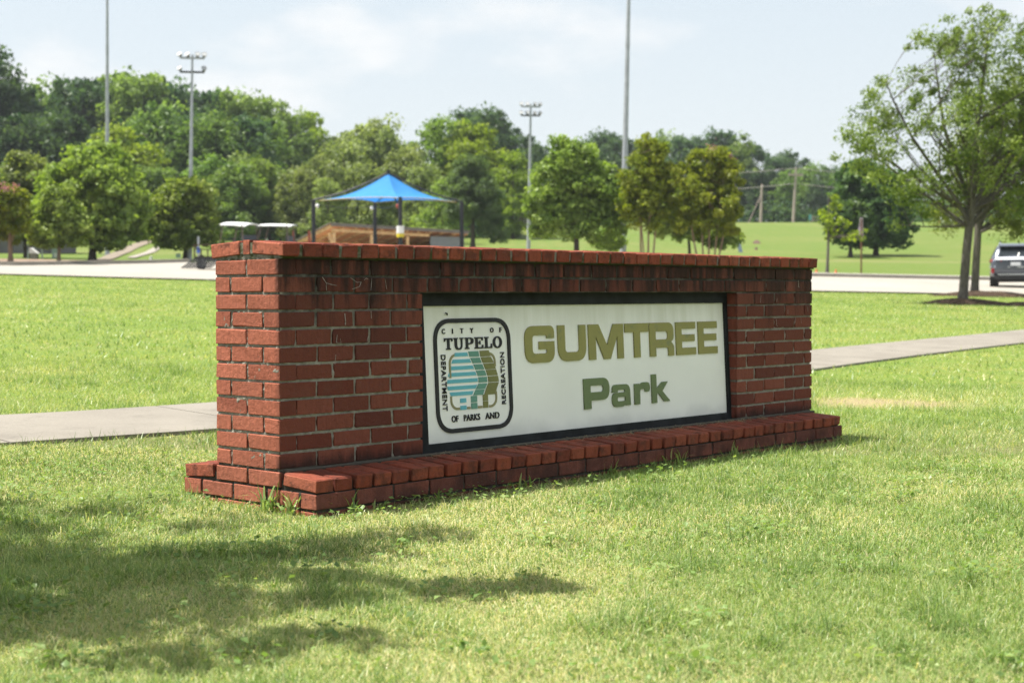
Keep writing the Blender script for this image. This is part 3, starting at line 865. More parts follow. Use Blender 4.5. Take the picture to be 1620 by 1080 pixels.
def leaf_cloud(name, pts, nrm, size, rg, mat, aspect=.55, tint=None, spread=.9):
    """one small diamond leaf (two folded triangles) per point"""
    n = len(pts)
    a = rg.normal(size=(n, 3)); a -= (a*nrm).sum(1)[:, None]*nrm*rg.uniform(.55, 1, (n, 1))
    a /= np.linalg.norm(a, axis=1)[:, None] + 1e-9
    b_ = np.cross(nrm, a); b_ /= np.linalg.norm(b_, axis=1)[:, None] + 1e-9
    s = size*rg.uniform(.6, 1.35, (n, 1))
    up = nrm*s*rg.uniform(-.12, .22, (n, 1))
    v = np.stack([pts - a*s*.5, pts + b_*s*aspect*.5 + up, pts + a*s*.5, pts - b_*s*aspect*.5 + up], 1).reshape(-1, 3)
    me = bpy.data.meshes.new(name)
    me.vertices.add(4*n); me.vertices.foreach_set('co', v.astype(np.float32).ravel())
    idx = (np.arange(n)*4)[:, None]
    tri = np.concatenate([idx + [0, 1, 2], idx + [0, 2, 3]], 1).ravel()
    me.loops.add(6*n); me.loops.foreach_set('vertex_index', tri.astype(np.int32))
    me.polygons.add(2*n)
    me.polygons.foreach_set('loop_start', (np.arange(2*n)*3).astype(np.int32))
    if tint is None: tint = rg.uniform(0, 1, n)
    at_ = me.attributes.new('tint', 'FLOAT', 'POINT')
    at_.data.foreach_set('value', np.repeat(tint, 4).astype(np.float32))
    me.update(calc_edges=True)
    me.materials.append(mat)
    return me

def unit(rg, n):
    d = rg.normal(size=(n, 3)); return d/np.linalg.norm(d, axis=1)[:, None]
def crown_points(rg, blobs, n_clump, n_leaf, clump_r, shell=.6, droop=0.0, flat=.75):
    """leaves gathered in clumps spread through a few big lobes; clump centres lean to the outside of each lobe"""
    vol = np.array([b_[3]*b_[4]*b_[5] for b_ in blobs])**.75
    k = rg.choice(len(blobs), n_clump, p=vol/vol.sum())
    B = np.array(blobs, float)[k]
    r_ = rg.uniform(0, 1, (n_clump, 1))**(1/3)
    r_ = shell + (1-shell)*r_
    r_ = np.where(rg.uniform(size=(n_clump, 1)) < .22, r_*rg.uniform(.2, .9, (n_clump, 1)), r_)
    d = unit(rg, n_clump)
    cen = B[:, :3] + d*B[:, 3:]*r_
    out = rg.uniform(size=(n_clump, 1)) < (.16 if n_clump > 40 else 0)
    cen = np.where(out, B[:, :3] + d*B[:, 3:]*rg.uniform(1.02, 1.16, (n_clump, 1)), cen)
    cr = clump_r*rg.uniform(.55, 1.35, (n_clump, 1))*np.where(out, .6, 1)
    m = max(1, n_leaf//n_clump)
    w = rg.uniform(.5, 1.5, n_clump); cnt = np.maximum(1, (w/w.sum()*n_leaf).astype(int))
    ci = np.repeat(np.arange(n_clump), cnt); n = len(ci)
    dl = unit(rg, n); rl = rg.uniform(0, 1, (n, 1))**.62*1.28
    off = dl*rl*cr[ci]*np.array([1, 1, flat])
    off[:, 2] -= droop*np.linalg.norm(off[:, :2], axis=1)
    pts = cen[ci] + off
    nrm = dl*.45 + d[ci]*.25 + np.array([0, 0, .45]) + rg.normal(size=(n, 3))*.75
    nrm /= np.linalg.norm(nrm, axis=1)[:, None]
    tint = np.clip(.5 + rg.normal(size=n)*.22 + (rg.normal(size=n_clump)*.2)[ci], 0, 1)
    return pts, nrm, tint, cen

def limb_mesh(name, mat, stems, cen, rg, r0, trunk_h, n_limb=10, sub=2, crook=.12, tip=.012):
    """stems: list of poly-lines with radii; limbs bend up from the stems to the clump centres"""
    mb = MB()
    for pts, rad in stems:
        mb.tube(pts, rad, 10)
    pick = rg.permutation(len(cen))[:n_limb]
    ends = []
    for i in pick:
        c_ = Vector(cen[i])
        pts, rad = stems[int(rg.integers(len(stems)))]
        P = [Vector(p) for p in pts]
        # leave the stem below the target
        want = max(trunk_h, c_.z - (c_.xy - P[-1].xy).length*rg.uniform(.55, 1.0))
        j = min(range(len(P)), key=lambda q: abs(P[q].z-want) if P[q].z >= trunk_h*.92 else 99)
        s = P[j]; r_s = rad[j]*rg.uniform(.4, .62)
        mid = s.lerp(c_, .5) + Vector((rg.normal()*crook, rg.normal()*crook, -.12*(c_-s).length*rg.uniform(-.4, 1)))
        line = [s.lerp(mid, t).lerp(mid.lerp(c_, t), t) for t in np.linspace(0, 1, 6)]
        mb.tube(line, [max(tip, r_s*(1-.82*t)) for t in np.linspace(0, 1, 6)], 6)
        ends.append((line, r_s))
    for line, r_s in ends:
        for _ in range(sub):
            a = line[int(rg.integers(2, 5))]
            c_ = Vector(cen[int(np.argmin(((cen-np.array(line[-1]))**2).sum(1) + rg.uniform(0, 1.2, len(cen))))])
            if (c_-a).length < .05: continue
            m_ = a.lerp(c_, .5) + Vector((rg.normal(), rg.normal(), rg.normal()))*crook*.6
            mb.tube([a, m_, c_], [max(tip*.9, r_s*.4), max(tip*.8, r_s*.26), tip*.6], 5)
    return link_mesh(name, mb.mesh(name), mat)

def stem(h, r0, lean=(0, 0), r1=None, wob=.04, rg=None, n=9, flare=1.5, base=(0, 0)):
    pts, rad = [], []
    for t in np.linspace(0, 1, n):
        w = wob*h*.2*math.sin(t*5 + base[0]*9)
        pts.append((base[0] + lean[0]*t + w*.6, base[1] + lean[1]*t + w*.4, h*t - (.08 if t == 0 else 0)))
        f = 1 + (flare-1)*max(0, 1-t*9)
        rad.append((r0*(1-t) + (r1 if r1 is not None else r0*.25)*t)*f)
    return pts, rad

def tree(name, label, group, loc, leafm, barkm, blobs, stems, n_clump, n_leaf, clump_r, leaf, seed, trunk_h, n_limb=10, sub=2, shell=.6,
         aspect=.55, droop=0.0, flat=.75, crook=.12, extra=None, cat='tree', tip=.012):
    rg = np.random.default_rng(seed)
    root = empty(name, loc, 0, label, cat, group)
    pts, nrm, tint, cen = crown_points(rg, blobs, n_clump, n_leaf, clump_r, shell, droop, flat)
    tr_ = limb_mesh('trunk', barkm, stems, cen, rg, stems[0][1][0], trunk_h, n_limb, sub, crook, tip)
    tr_.parent = root
    cr = link_mesh('crown', leaf_cloud('crown', pts, nrm, leaf, rg, leafm, aspect, tint), None, root)
    if extra: extra(root, rg, cen)
    return root

LEAF_BRIGHT = leaf_mat('leaf_bright', (.115, .185, .034), (.29, .375, .095))
LEAF_MID = leaf_mat('leaf_mid', (.078, .140, .034), (.225, .31, .092))
LEAF_DEEP = leaf_mat('leaf_deep', (.032, .074, .038), (.100, .158, .074))
LEAF_GREY = leaf_mat('leaf_grey', (.115, .158, .056), (.275, .325, .125))
LEAF_YELLOW = leaf_mat('leaf_yellow', (.135, .195, .018), (.290, .370, .048))
LEAF_OLIVE = leaf_mat('leaf_olive', (.115, .160, .030), (.275, .31, .08))
LEAF_BRONZE = leaf_mat('leaf_bronze', (.110, .160, .016), (.275, .300, .034), hue=.02)
LEAF_PINE = leaf_mat('leaf_pine', (.075, .115, .050), (.19, .24, .12))
LEAF_SLOPE = leaf_mat('leaf_slope', (.036, .080, .026), (.115, .178, .058))
LEAF_LIME = leaf_mat('leaf_lime', (.19, .25, .022), (.38, .44, .055), trans=.5)
FLOWER = leaf_mat('flower_pink', (.40, .15, .26), (.60, .30, .42), hue=0)

def flowers(n, size, zmin, seed=5):
    def f(root, rg, cen):
        top = cen[np.argsort(-cen[:, 2])[:max(4, int(len(cen)*zmin))]]
        k = rg.choice(len(top), min(len(top), n), replace=False)
        p = np.repeat(top[k], 45, 0) + rg.normal(size=(len(k)*45, 3))*np.array([.10, .10, .15]) + np.array([0, 0, .15])
        link_mesh('blossom', leaf_cloud('blossom', p, unit(rg, len(p)), size, rg, FLOWER, .8), None, root)
    return f

# ---- the two willow oaks by the road, right
g = at(1522, 36.4)
S = 36.4/FPX                                        # metres per photo pixel there
def px(du, dv): return du*S, dv*S
oak_blobs = []
for u, v, ru, rv, dy in [(1365,232,52,40,-.2),(1420,160,55,42,.3),(1430,280,62,45,-.5),(1500,110,70,60,.4),(1560,70,60,46,-.3),(1510,205,80,60,-.6),(1590,150,66,70,.5),
                         (1490,300,62,42,.7),(1570,270,72,60,-.4),(1650,120,66,80,.2),(1650,240,70,70,.2),(1425,342,34,24,.1),(1610,320,40,26,-.2),(1395,195,42,34,.9),(1700,180,60,80,0),(1335,222,26,20,-.3),(1488,62,46,30,.2)]:
    oak_blobs.append(((u-1522)*S, dy, (482-v)*S, ru*S, (ru*.5+rv*.5)*S, rv*S))
LEAF_OAK = leaf_mat('leaf_willow_oak', (.095, .145, .034), (.26, .315, .09), trans=.38)
lean = (22*S, 0)
st = [([(0, 0, -.08), (2*S, 0, 20*S), (6*S, 0, 80*S), (12*S, 0, 140*S), (17*S, .02, 200*S), (24*S, .05, 290*S), (34*S, .1, 370*S), (40*S, .1, 430*S)], [.155, .115, .105, .10, .085, .06, .035, .016]),
      ([(11*S, 0, 125*S), (-10*S, -.1, 160*S), (-45*S, -.2, 205*S), (-85*S, -.25, 260*S), (-115*S, -.2, 320*S), (-125*S, -.2, 345*S)], [.06, .052, .044, .034, .022, .01]),
      ([(14*S, 0, 150*S), (-5*S, .15, 210*S), (-25*S, .3, 280*S), (-35*S, .35, 350*S), (-40*S, .4, 400*S)], [.055, .05, .04, .026, .01]),
      ([(15*S, 0, 150*S), (45*S, .15, 205*S), (85*S, .25, 280*S), (115*S, .35, 350*S), (130*S, .4, 390*S)], [.058, .05, .04, .026, .01]),
      ([(10*S, 0, 120*S), (-25*S, .2, 150*S), (-70*S, .35, 185*S), (-120*S, .4, 225*S), (-165*S, .4, 252*S)], [.05, .042, .034, .024, .009])]
tree('willow_oak_tree', 'larger airy willow oak in front, rising from the mulch bed nearest the footpath', 'willow oaks by the road', g, LEAF_OAK, BARK_GREY, oak_blobs, st, 500, 36000, .29, .108, 31, 110*S,
     n_limb=64, sub=3, shell=.35, aspect=.36, crook=.10, tip=.006)
mulch_ring(g, 1.15, .75, .13, 2)
mulch_ring(at(1640, 36.0), 1.5, .6, .08, 8)
g2 = at(1541, 43.9)
S = 43.9/FPX
blobs = []
for u, v, ru, rv, dy in [(1600,330,46,34,0),(1560,250,60,50,.4),(1640,250,60,60,-.4),(1590,180,60,60,0),(1500,340,34,22,.3),(1670,320,46,40,.3)]:
    blobs.append(((u-1541)*S, dy, (466-v)*S, ru*S, ru*S, rv*S))
st = [([(0, 0, -.08), (1*S, 0, 18*S), (5*S, 0, 100*S), (9*S, 0, 200*S), (14*S, 0, 300*S)], [.16, .115, .105, .075, .02]),
      ([(9*S, 0, 110*S), (30*S, .1, 170*S), (80*S, .2, 240*S)], [.06, .045, .012]), ([(9*S, 0, 105*S), (-15*S, .1, 150*S), (-40*S, .2, 190*S)], [.05, .035, .01])]
tree('willow_oak_tree', 'second willow oak with its trunk just behind the larger one, close to the grey car', 'willow oaks by the road', g2, LEAF_OAK, BARK_GREY, blobs, st, 240, 26000, .40, .12, 32, 95*S, n_limb=22, sub=2, shell=.4, aspect=.36, tip=.008)
mulch_ring(at(1560, 43.6), 1.75, .7, .16, 3)

# ---- trees standing round the parking lot; blobs are given in photo pixels from the foot of the trunk
def lot_tree(name, label, group, u, v_foot, y, blobs_px, leafm, barkm, trunk_r, trunk_top, n_clump, n_leaf, clump_px, leaf, seed, stems=None, **kw):
    S = y/FPX; loc = at(u, y)
    foot = 463.6 - (loc.z-CAM_Z)/y*FPX            # where that ground lies in the picture
    bl = [((bu-u)*S, bd*S, (foot-bv)*S, ru*S, (ru*.9)*S, rv*S) for bu, bv, ru, rv, bd in blobs_px]
    h = max(b_[2]+b_[5]*.5 for b_ in bl)
    sts = [stem(h, trunk_r, (((blobs_px[0][0]-u)*S)*.4, 0))] if stems is None else [stem(h*.85, trunk_r*f, (dx*S, dy*S), base=(bx*S, by*S), flare=1.2) for bx, by, dx, dy, f in stems]
    return tree(name, label, group, loc, leafm, barkm, bl, sts, int(n_clump*1.25), int(n_leaf*1.7), clump_px*S, leaf*1.12, seed, (foot-trunk_top)*S, **kw)

lot_tree('maple_tree', 'broad full green maple beside the left light pole, the biggest tree left of the sign', 'trees round the parking lot', 147, 412, 75.4,
         [(150,300,74,58,0),(110,330,46,38,-20),(195,315,44,46,-10),(150,262,50,32,0),(165,350,60,30,-15),(185,375,40,22,0),(100,285,36,28,10)], LEAF_BRIGHT, BARK_DARK, .17, 372, 210, 15000, 15, .26, 41, n_limb=14)
lot_tree('maple_tree', 'small rounded bright green maple at the kerb, low in front of the biggest maple', 'trees round the parking lot', 94, 416, 66.5,
         [(97,335,28,26,0),(75,365,20,22,-6),(118,365,26,20,-4),(95,350,34,34,0),(70,378,16,12,0),(132,362,14,9,0),(95,308,18,10,0)], LEAF_BRIGHT, BARK_TAN, .085, 382, 90, 6500, 11, .22, 42, n_limb=9)
lot_tree('crape_myrtle', 'crape myrtle with pink blossom at the far left edge of the photo', 'crape myrtles', 18, 416, 65.5,
         [(8,330,26,34,0),(24,325,20,28,-5),(-12,340,30,40,0),(20,360,26,20,0),(2,300,20,12,0)], LEAF_BRONZE, BARK_TAN, .11, 388, 90, 7000, 10, .15, 43, n_limb=9, extra=flowers(13, .10, .4))
lot_tree('maple_tree', 'pale green tree rising behind the pink crape myrtle', 'trees round the parking lot', 45, 412, 80,
         [(48,275,30,30,0),(30,300,28,30,0),(72,300,30,34,0),(45,335,40,30,0),(45,360,34,18,0)], LEAF_GREY, BARK_DARK, .10, 380, 110, 8000, 14, .25, 44, stems=[(-3,0,-6,0,1),(4,0,10,0,.9)], n_limb=8)
lot_tree('maple_tree', 'round tree with olive and rust tinted leaves behind the pole with the lamp cluster', 'trees round the parking lot', 294, 412, 80.5,
         [(290,335,46,40,0),(262,345,26,26,-6),(322,345,24,30,-6),(300,308,34,20,0),(290,370,48,18,0),(330,370,14,16,0)], LEAF_OLIVE, BARK_DARK, .12, 380, 130, 9500, 13, .25, 45, n_limb=10)
lot_tree('maple_tree', 'dense rounded green tree with a short thick trunk above the middle of the sign', 'trees round the parking lot', 912, 0, 74,
         [(905,258,42,28,0),(878,272,32,28,-6),(938,276,36,28,-6),(868,328,32,38,-10),(912,318,50,46,0),(958,328,34,40,-8),(888,355,46,24,0),(945,360,40,26,-6),(978,350,16,26,0),(893,232,18,13,0),(928,240,20,14,0),(856,350,14,26,0)], LEAF_BRIGHT, BARK_DARK, .16, 372, 220, 16000, 12, .22, 46, n_limb=14)
lot_tree('crape_myrtle', 'upright bronze green crape myrtle between the round tree and the wider crape myrtle', 'crape myrtles', 1022, 0, 72,
         [(1022,250,24,28,0),(1010,290,30,28,-5),(1035,285,24,30,4),(1018,325,38,24,0),(1030,345,30,18,0),(1018,226,8,14,0),(1048,255,14,24,0)], LEAF_BRONZE, BARK_TAN, .06, 362, 120, 9500, 10, .16, 47,
         stems=[(-6,0,-8,0,1),(2,1,4,4,1),(8,0,20,-3,.9),(-1,-2,-18,0,.8)], n_limb=14)
lot_tree('crape_myrtle', 'widest bronze crape myrtle on many stems with a few pink flowers on top', 'crape myrtles', 1120, 0, 72,
         [(1120,265,32,26,0),(1090,290,34,34,-4),(1145,290,24,40,4),(1120,325,50,30,0),(1108,355,42,20,0),(1150,350,24,22,0),(1095,250,10,14,0),(1135,248,10,16,0),(1160,272,10,20,0)], LEAF_BRONZE, BARK_TAN, .055, 366, 170, 13500, 10, .16, 48,
         stems=[(-12,0,-30,0,1),(-5,2,-12,4,.9),(0,0,3,0,1),(6,-2,20,-4,.9),(12,0,34,0,.9)], n_limb=16, extra=flowers(5, .08, .2))
lot_tree('maple_tree', 'dark green tree half hidden between the two bronze crape myrtles', 'trees round the parking lot', 1092, 0, 82,
         [(1068,330,30,34,0),(1095,355,44,28,0),(1050,350,22,26,0),(1060,300,20,20,0),(1130,372,22,16,0),(1148,380,18,14,0)], LEAF_BRIGHT, BARK_DARK, .10, 382, 100, 7500, 12, .24, 49, n_limb=8)
lot_tree('shrub', 'light green leafy shrub at the foot of the right tall pole', None, 965, 0, 78, [(960,375,18,14,0),(972,385,16,12,0),(950,385,12,10,0)], LEAF_BRIGHT, BARK_TAN, .04, 394, 30, 2000, 8, .18, 50, n_limb=6, cat='shrub')
lot_tree('young_tree', 'thin young tree with sparse yellow green leaves by the far kerb', 'trees on the grass slope', 1308, 437, 73.8,
         [(1316,330,18,18,0),(1322,352,26,12,0),(1345,372,28,9,0),(1308,358,12,18,0),(1335,378,30,7,0),(1325,318,9,8,0)], LEAF_LIME, BARK_GREY, .085, 378, 40, 330, 6, .21, 51, n_limb=16)
lot_tree('oak_tree', 'dark dense oak with a broad shadow on the grass slope', 'trees on the grass slope', 1385, 405, 112.9,
         [(1385,345,48,42,0),(1405,320,38,34,0),(1365,350,34,30,-6),(1420,362,22,22,0),(1385,300,40,28,0),(1350,300,30,30,0),(1370,270,28,22,0)], LEAF_SLOPE, BARK_DARK, .17, 384, 150, 10000, 14, .40, 52, n_limb=10)
lot_tree('oak_tree', 'dark oak with a short trunk beside the larger dark oak on the slope', 'trees on the grass slope', 1345, 408, 109,
         [(1342,355,30,30,0),(1330,340,22,24,0),(1360,370,22,14,0)], LEAF_SLOPE, BARK_DARK, .15, 386, 70, 4500, 13, .38, 53, n_limb=7)
lot_tree('pine_tree', 'single open pine with drooping lower boughs between the blue canopy and the lamp pole', None, 748, 0, 108,
         [(748,275,28,24,0),(730,300,26,20,-4),(768,300,30,22,4),(748,325,40,18,0),(765,345,26,10,0),(790,372,14,10,0),(720,340,18,12,0),(775,362,18,9,0),(750,258,18,12,0)], LEAF_PINE, BARK_DARK, .20, 300, 120, 11000, 10, .36, 54, aspect=.16, n_limb=22, shell=.5, cat='pine')

# the tree whose shade lies on the near grass: it stands outside the frame on the left
shade_blobs = []
kx, ky = math.cos(SUN_ELEV)/math.sin(SUN_ELEV)*-math.sin(SUN_AZ), math.cos(SUN_ELEV)/math.sin(SUN_ELEV)*-math.cos(SUN_AZ)
SHADE = [(-1.50,4.42,.48,.46,3.6),(-1.15,4.66,.42,.19,3.9),(-1.75,4.75,.4,.24,4.4),(-.82,4.84,.28,.12,3.8),(-.58,5.0,.22,.09,3.7),(-.40,5.15,.13,.07,3.6),
         (-1.05,4.30,.38,.22,3.7),(-.72,4.36,.28,.14,3.8),(-.46,4.44,.16,.07,3.9),(-.52,4.12,.20,.07,3.9),(-.20,4.24,.18,.05,3.6),(.08,4.30,.14,.035,3.6),(-.75,3.5,.24,.08,3.6),(-1.4,3.78,.36,.26,3.5),(-.85,3.86,.25,.12,3.6),(-.58,3.66,.20,.09,3.5),
         (-1.1,3.98,.3,.16,3.6),(-1.55,3.5,.28,.2,3.6),(-2.2,4.3,.6,.8,4.2),(-2.9,4.4,.8,.9,4.9),(-2.4,3.5,.6,.5,4.0),(-1.9,4.2,.4,.6,3.8)]
base_x, base_y = -4.3, 4.75
for sx_, sy_, rx, ry, hz in SHADE:
    shade_blobs.append((sx_-kx*hz-base_x, sy_-.13-ky*hz-base_y, hz, rx*1.1, ry*1.12, .16))
shade_blobs += [(.2, 0, 5.6, 1.3, 1.3, .8), (-.9, .3, 5.0, 1.0, 1.2, .8)]
rgS = np.random.default_rng(77)
root = empty('shade_tree', at(0, base_y) + Vector((base_x, 0, 0)), 0, 'spreading tree outside the left edge that shades the near grass', 'tree')
root.location = (base_x, base_y, gz(base_x, base_y))
P_, N_, T_, cen_ = [], [], [], []
for i, b_ in enumerate(shade_blobs):
    area = max(b_[3]*b_[4], .02)
    p, n_, t_, c_ = crown_points(rgS, [b_], max(3, int(area*46)), int(max(90, area*(6800 if i < 22 else 1500))), .15, .05, flat=.6)
    P_.append(p); N_.append(n_); T_.append(t_); cen_.append(c_)
link_mesh('crown', leaf_cloud('crown', np.concatenate(P_), np.concatenate(N_), .095, rgS, LEAF_MID, .5, np.concatenate(T_)), None, root)
mb = MB()
sp, sr = stem(5.6, .17, (.3, 0))
mb.tube(sp, sr, 10)
for c_ in cen_[:22]:
    c0 = Vector(c_.mean(0)); s = Vector(sp[4]).lerp(Vector(sp[6]), rgS.uniform())
    mid = s.lerp(c0, .5) + Vector((0, 0, .25))
    ln = [s.lerp(mid, t).lerp(mid.lerp(c0, t), t) for t in np.linspace(0, 1, 7)]
    mb.tube(ln, [.05*(1-.85*t) for t in np.linspace(0, 1, 7)], 6)
mb.build('trunk', BARK_GREY, root)

# ---- the woods: prototypes by kind, each tree an object of its own
def proto(name, leafm, barkm, blobs, h, r0, n_clump, n_leaf, clump_r, leaf, seed, trunk_h, **kw):
    return tree(name, None, None, (0, 0, -500), leafm, barkm, blobs, [stem(h*.9, r0)], n_clump, n_leaf, clump_r, leaf, seed, trunk_h, n_limb=kw.pop('n_limb', 6), sub=1, **kw)
def round_blobs(rg, h, w, low, n=9, top=.8):
    bl = [(0, 0, h*(low+1)/2, w*.36, w*.36, h*(1-low)*.46)]
    for i in range(n):
        a = 2*math.pi*i/n + rg.uniform(-.3, .3); t = rg.uniform(0, 1)
        z = h*(low + (1-low)*(.12 + .74*t)); rr_ = w*.5*(1-.55*max(0, t-.35))*rg.uniform(.45, .8)
        bl.append((rr_*math.cos(a), rr_*math.sin(a), z, w*rg.uniform(.16, .27), w*rg.uniform(.16, .27), h*rg.uniform(.08, .15)))
    bl.append((rg.uniform(-.1, .1)*w, rg.uniform(-.1, .1)*w, h*.92, w*.2, w*.2, h*.08))
    return bl
PROTO = {}
rgP = np.random.default_rng(5)
for kind, leafm, n in (('deep', LEAF_DEEP, 3), ('mid', LEAF_MID, 3), ('yellow', LEAF_YELLOW, 1), ('grey', LEAF_GREY, 2), ('bright', LEAF_BRIGHT, 1)):
    for i in range(n):
        h, w = 14.0, rgP.uniform(8.5, 10.5)
        PROTO[kind, i] = proto('forest_tree', leafm, BARK_DARK, round_blobs(rgP, h, w, .10 if kind in ('deep', 'mid') else .06), h, .22, 150, 9500, 1.0, .52, 100+len(PROTO), 2.0)
NPROTO = {'deep': 3, 'mid': 3, 'yellow': 1, 'grey': 2, 'bright': 1}
used_proto = set()
rgF = random.Random(21)
ORD = ['first','second','third','fourth','fifth','sixth','seventh','eighth','ninth','tenth','eleventh','twelfth','thirteenth','fourteenth','fifteenth','sixteenth','seventeenth','eighteenth','nineteenth','twentieth']
def forest(u, y, v_top, kind, label, group, width=1.0, sink=.3, name='forest_tree'):
    i = rgF.randrange(NPROTO[kind])
    root = PROTO[kind, i]
    if (kind, i) in used_proto: root = copy_tree(root)
    used_proto.add((kind, i))
    loc = at(u, y); loc.z -= sink
    s = (zat(v_top, y) - loc.z)/13.7
    root.location = loc
    root.scale = (s*width, s*width, s)
    root.rotation_euler = (0, 0, rgF.uniform(0, 6.28))
    tag(root, label, 'tree', group)
    root.name = name
    return root
def row(trees, group, fmt, kindf, width=1.0, special={}):
    """a row of trees; each label counts from the left so that it singles one out"""
    for n, (u, y, v) in enumerate(sorted(trees)):
        w = width(u) if callable(width) else width
        if u in special: forest(u, y, v, special[u][0], special[u][1], group, special[u][2])
        else: forest(u, y, v, kindf(u, n), fmt.format(ORD[n] if n < 20 else 'twenty ' + ORD[n-20]), group, w)
row([(-40,175,110),(-8,160,84),(30,182,150),(62,190,146),(96,185,138),(135,178,122),(165,190,132),(200,182,134),(232,176,126),(262,180,136),(292,186,142),(322,180,146),(352,184,150),(392,178,158),(425,184,176)],
    'dark trees along the skyline of the left wood', 'dark forest tree, {} from the left in the skyline of the left wood',
    lambda u, n: 'mid' if u in (96, 232, 352, 392, 425) else 'deep', 1.0, {-8: ('deep', 'tallest dark tree, its open crown above the wood at the far left', .72)})
row([(-70,150,150),(20,150,180),(70,155,190),(112,150,185),(188,158,190),(300,152,190),(345,148,185),(388,150,190),(-30,145,200),(410,160,200),(250,152,170)],
    'trees in the middle depth of the left wood', 'dark forest tree, {} from the left in the row below the left skyline', lambda u, n: 'mid' if u in (250, 345, 410) else 'deep')
forest(192, 140, 205, 'yellow', 'yellow green tree rising behind the biggest maple at the left', None, 1.15)
row([(15,132,262),(60,135,255),(250,138,268),(338,130,250),(372,128,262),(402,132,248),(428,136,262),(445,140,300)],
    'bushy trees along the foot of the left wood', 'low bushy tree, {} from the left along the foot of the left wood', lambda u, n: 'mid', 1.25)
forest(487, 190, 183, 'yellow', 'pale yellow green tree with sky showing through its thin crown', None, .80)
forest(462, 175, 190, 'mid', 'green tree at the left of the pale see-through tree', None, .85)
row([(470,128,268),(505,132,250),(545,138,228),(575,150,205),(618,150,208),(555,168,214),(600,165,190),(640,142,236),(665,138,262),(520,126,285),(590,130,262)],
    'grey green trees behind the canopy', 'feathery grey green tree, {} from the left among those behind the blue canopy', lambda u, n: 'grey')
forest(690, 158, 192, 'bright', 'sunlit light green tree, the left one of the pair above the pine', 'yellow green trees above the pine', 1.12)
forest(745, 155, 203, 'yellow', 'sunlit yellow green tree, the right one of the pair above the pine', 'yellow green trees above the pine', 1.12)
forest(812, 150, 248, 'yellow', 'small yellow green tree low beside the lamp pole', None, 1.0)
forest(700, 132, 285, 'bright', 'leafy light green bush tree left of the pine', None, 1.2)
row([(738,205,180),(782,200,178),(815,205,205)], 'tall dark trees behind the yellow green pair', 'tall dark tree, {} from the left behind the yellow green pair', lambda u, n: 'deep', .95)
row([(850,230,232),(870,240,245),(905,235,250),(960,245,214),(985,240,222),(1045,250,214),(1075,245,222),(1110,250,222),(1140,248,212),(1165,240,222),(1190,245,230),(1222,240,252),(1255,250,244),(1282,245,262),(1312,255,268),(1340,250,262),(1365,255,262),(1400,260,280)],
    'trees along the far ridge', 'distant dark tree, {} from the left in the skyline of the far ridge', lambda u, n: 'mid' if n % 4 == 1 else 'deep')
row([(1030,235,255),(1100,232,258),(1180,232,268),(1240,232,275),(1295,236,290),(835,205,262),(870,200,285),(920,210,280)],
    'lower trees before the far ridge', 'distant tree, {} from the left in the lower row before the far ridge', lambda u, n: 'deep' if n % 3 else 'mid')
row([(1450,265,300),(1500,270,305),(1560,270,318),(1620,270,322),(1670,270,322)],
    'low far trees behind the willow oaks', 'low distant tree, {} from the left beyond the willow oaks', lambda u, n: 'mid')
for (k, i), root in PROTO.items():
    if (k, i) not in used_proto:
        for ch in list(root.children): bpy.data.objects.remove(ch)
        bpy.data.objects.remove(root)
# understorey that closes the foot of the woods
def thicket(name, label, u0, u1, y0, y1, h, n, leafm, seed, size=.45):
    rg = np.random.default_rng(seed)
    u = rg.uniform(u0, u1, n); y = rg.uniform(y0, y1, n); x = (u-810)/FPX*y
    z = ground(x, y)
    hh = h*(.5 + .5*np.sin(x*.7 + seed)*np.sin(x*.23) + rg.uniform(0, .5, n))
    p = np.stack([x, y, z + hh*rg.uniform(0, 1, n)], 1)
    nr = unit(rg, n)*.8 + np.array([0, -.2, .5]); nr /= np.linalg.norm(nr, axis=1)[:, None]
    o = link_mesh(name, leaf_cloud(name, p, nr, size, rg, leafm, .6))
    return tag(o, label, 'undergrowth', None, 'stuff')
thicket('undergrowth', 'dark undergrowth at the foot of the left wood', -60, 470, 138, 176, 4.5, 26000, LEAF_DEEP, 3, .55)
thicket('undergrowth', 'undergrowth below the grey green trees', 440, 820, 150, 190, 4.0, 14000, LEAF_DEEP, 4, .55)
thicket('undergrowth', 'undergrowth along the far ridge', 820, 1680, 226, 262, 4.0, 20000, LEAF_DEEP, 6, .65)

# ------------------------------------------------------------------ metalwork and buildings
m_galv = simple_mat('galvanised', (.36, .38, .40), .5, .35, var=.12, scale=3)
m_lamp = simple_mat('lamp_metal', (.15, .155, .16), .45, .3, var=.2, scale=5)
m_dark = simple_mat('dark_metal', (.03, .031, .034), .5, .2, var=.3, scale=6)
m_blackp = simple_mat('black_post', (.018, .019, .022), .5, var=.2, scale=6)
m_glass, _, b = new_mat('dark_glass'); b.inputs['Base Color'].default_value = (.02, .025, .03, 1); b.inputs['Roughness'].default_value = .06
m_lens = simple_mat('lamp_glass', (.40, .41, .41), .25, var=.05)

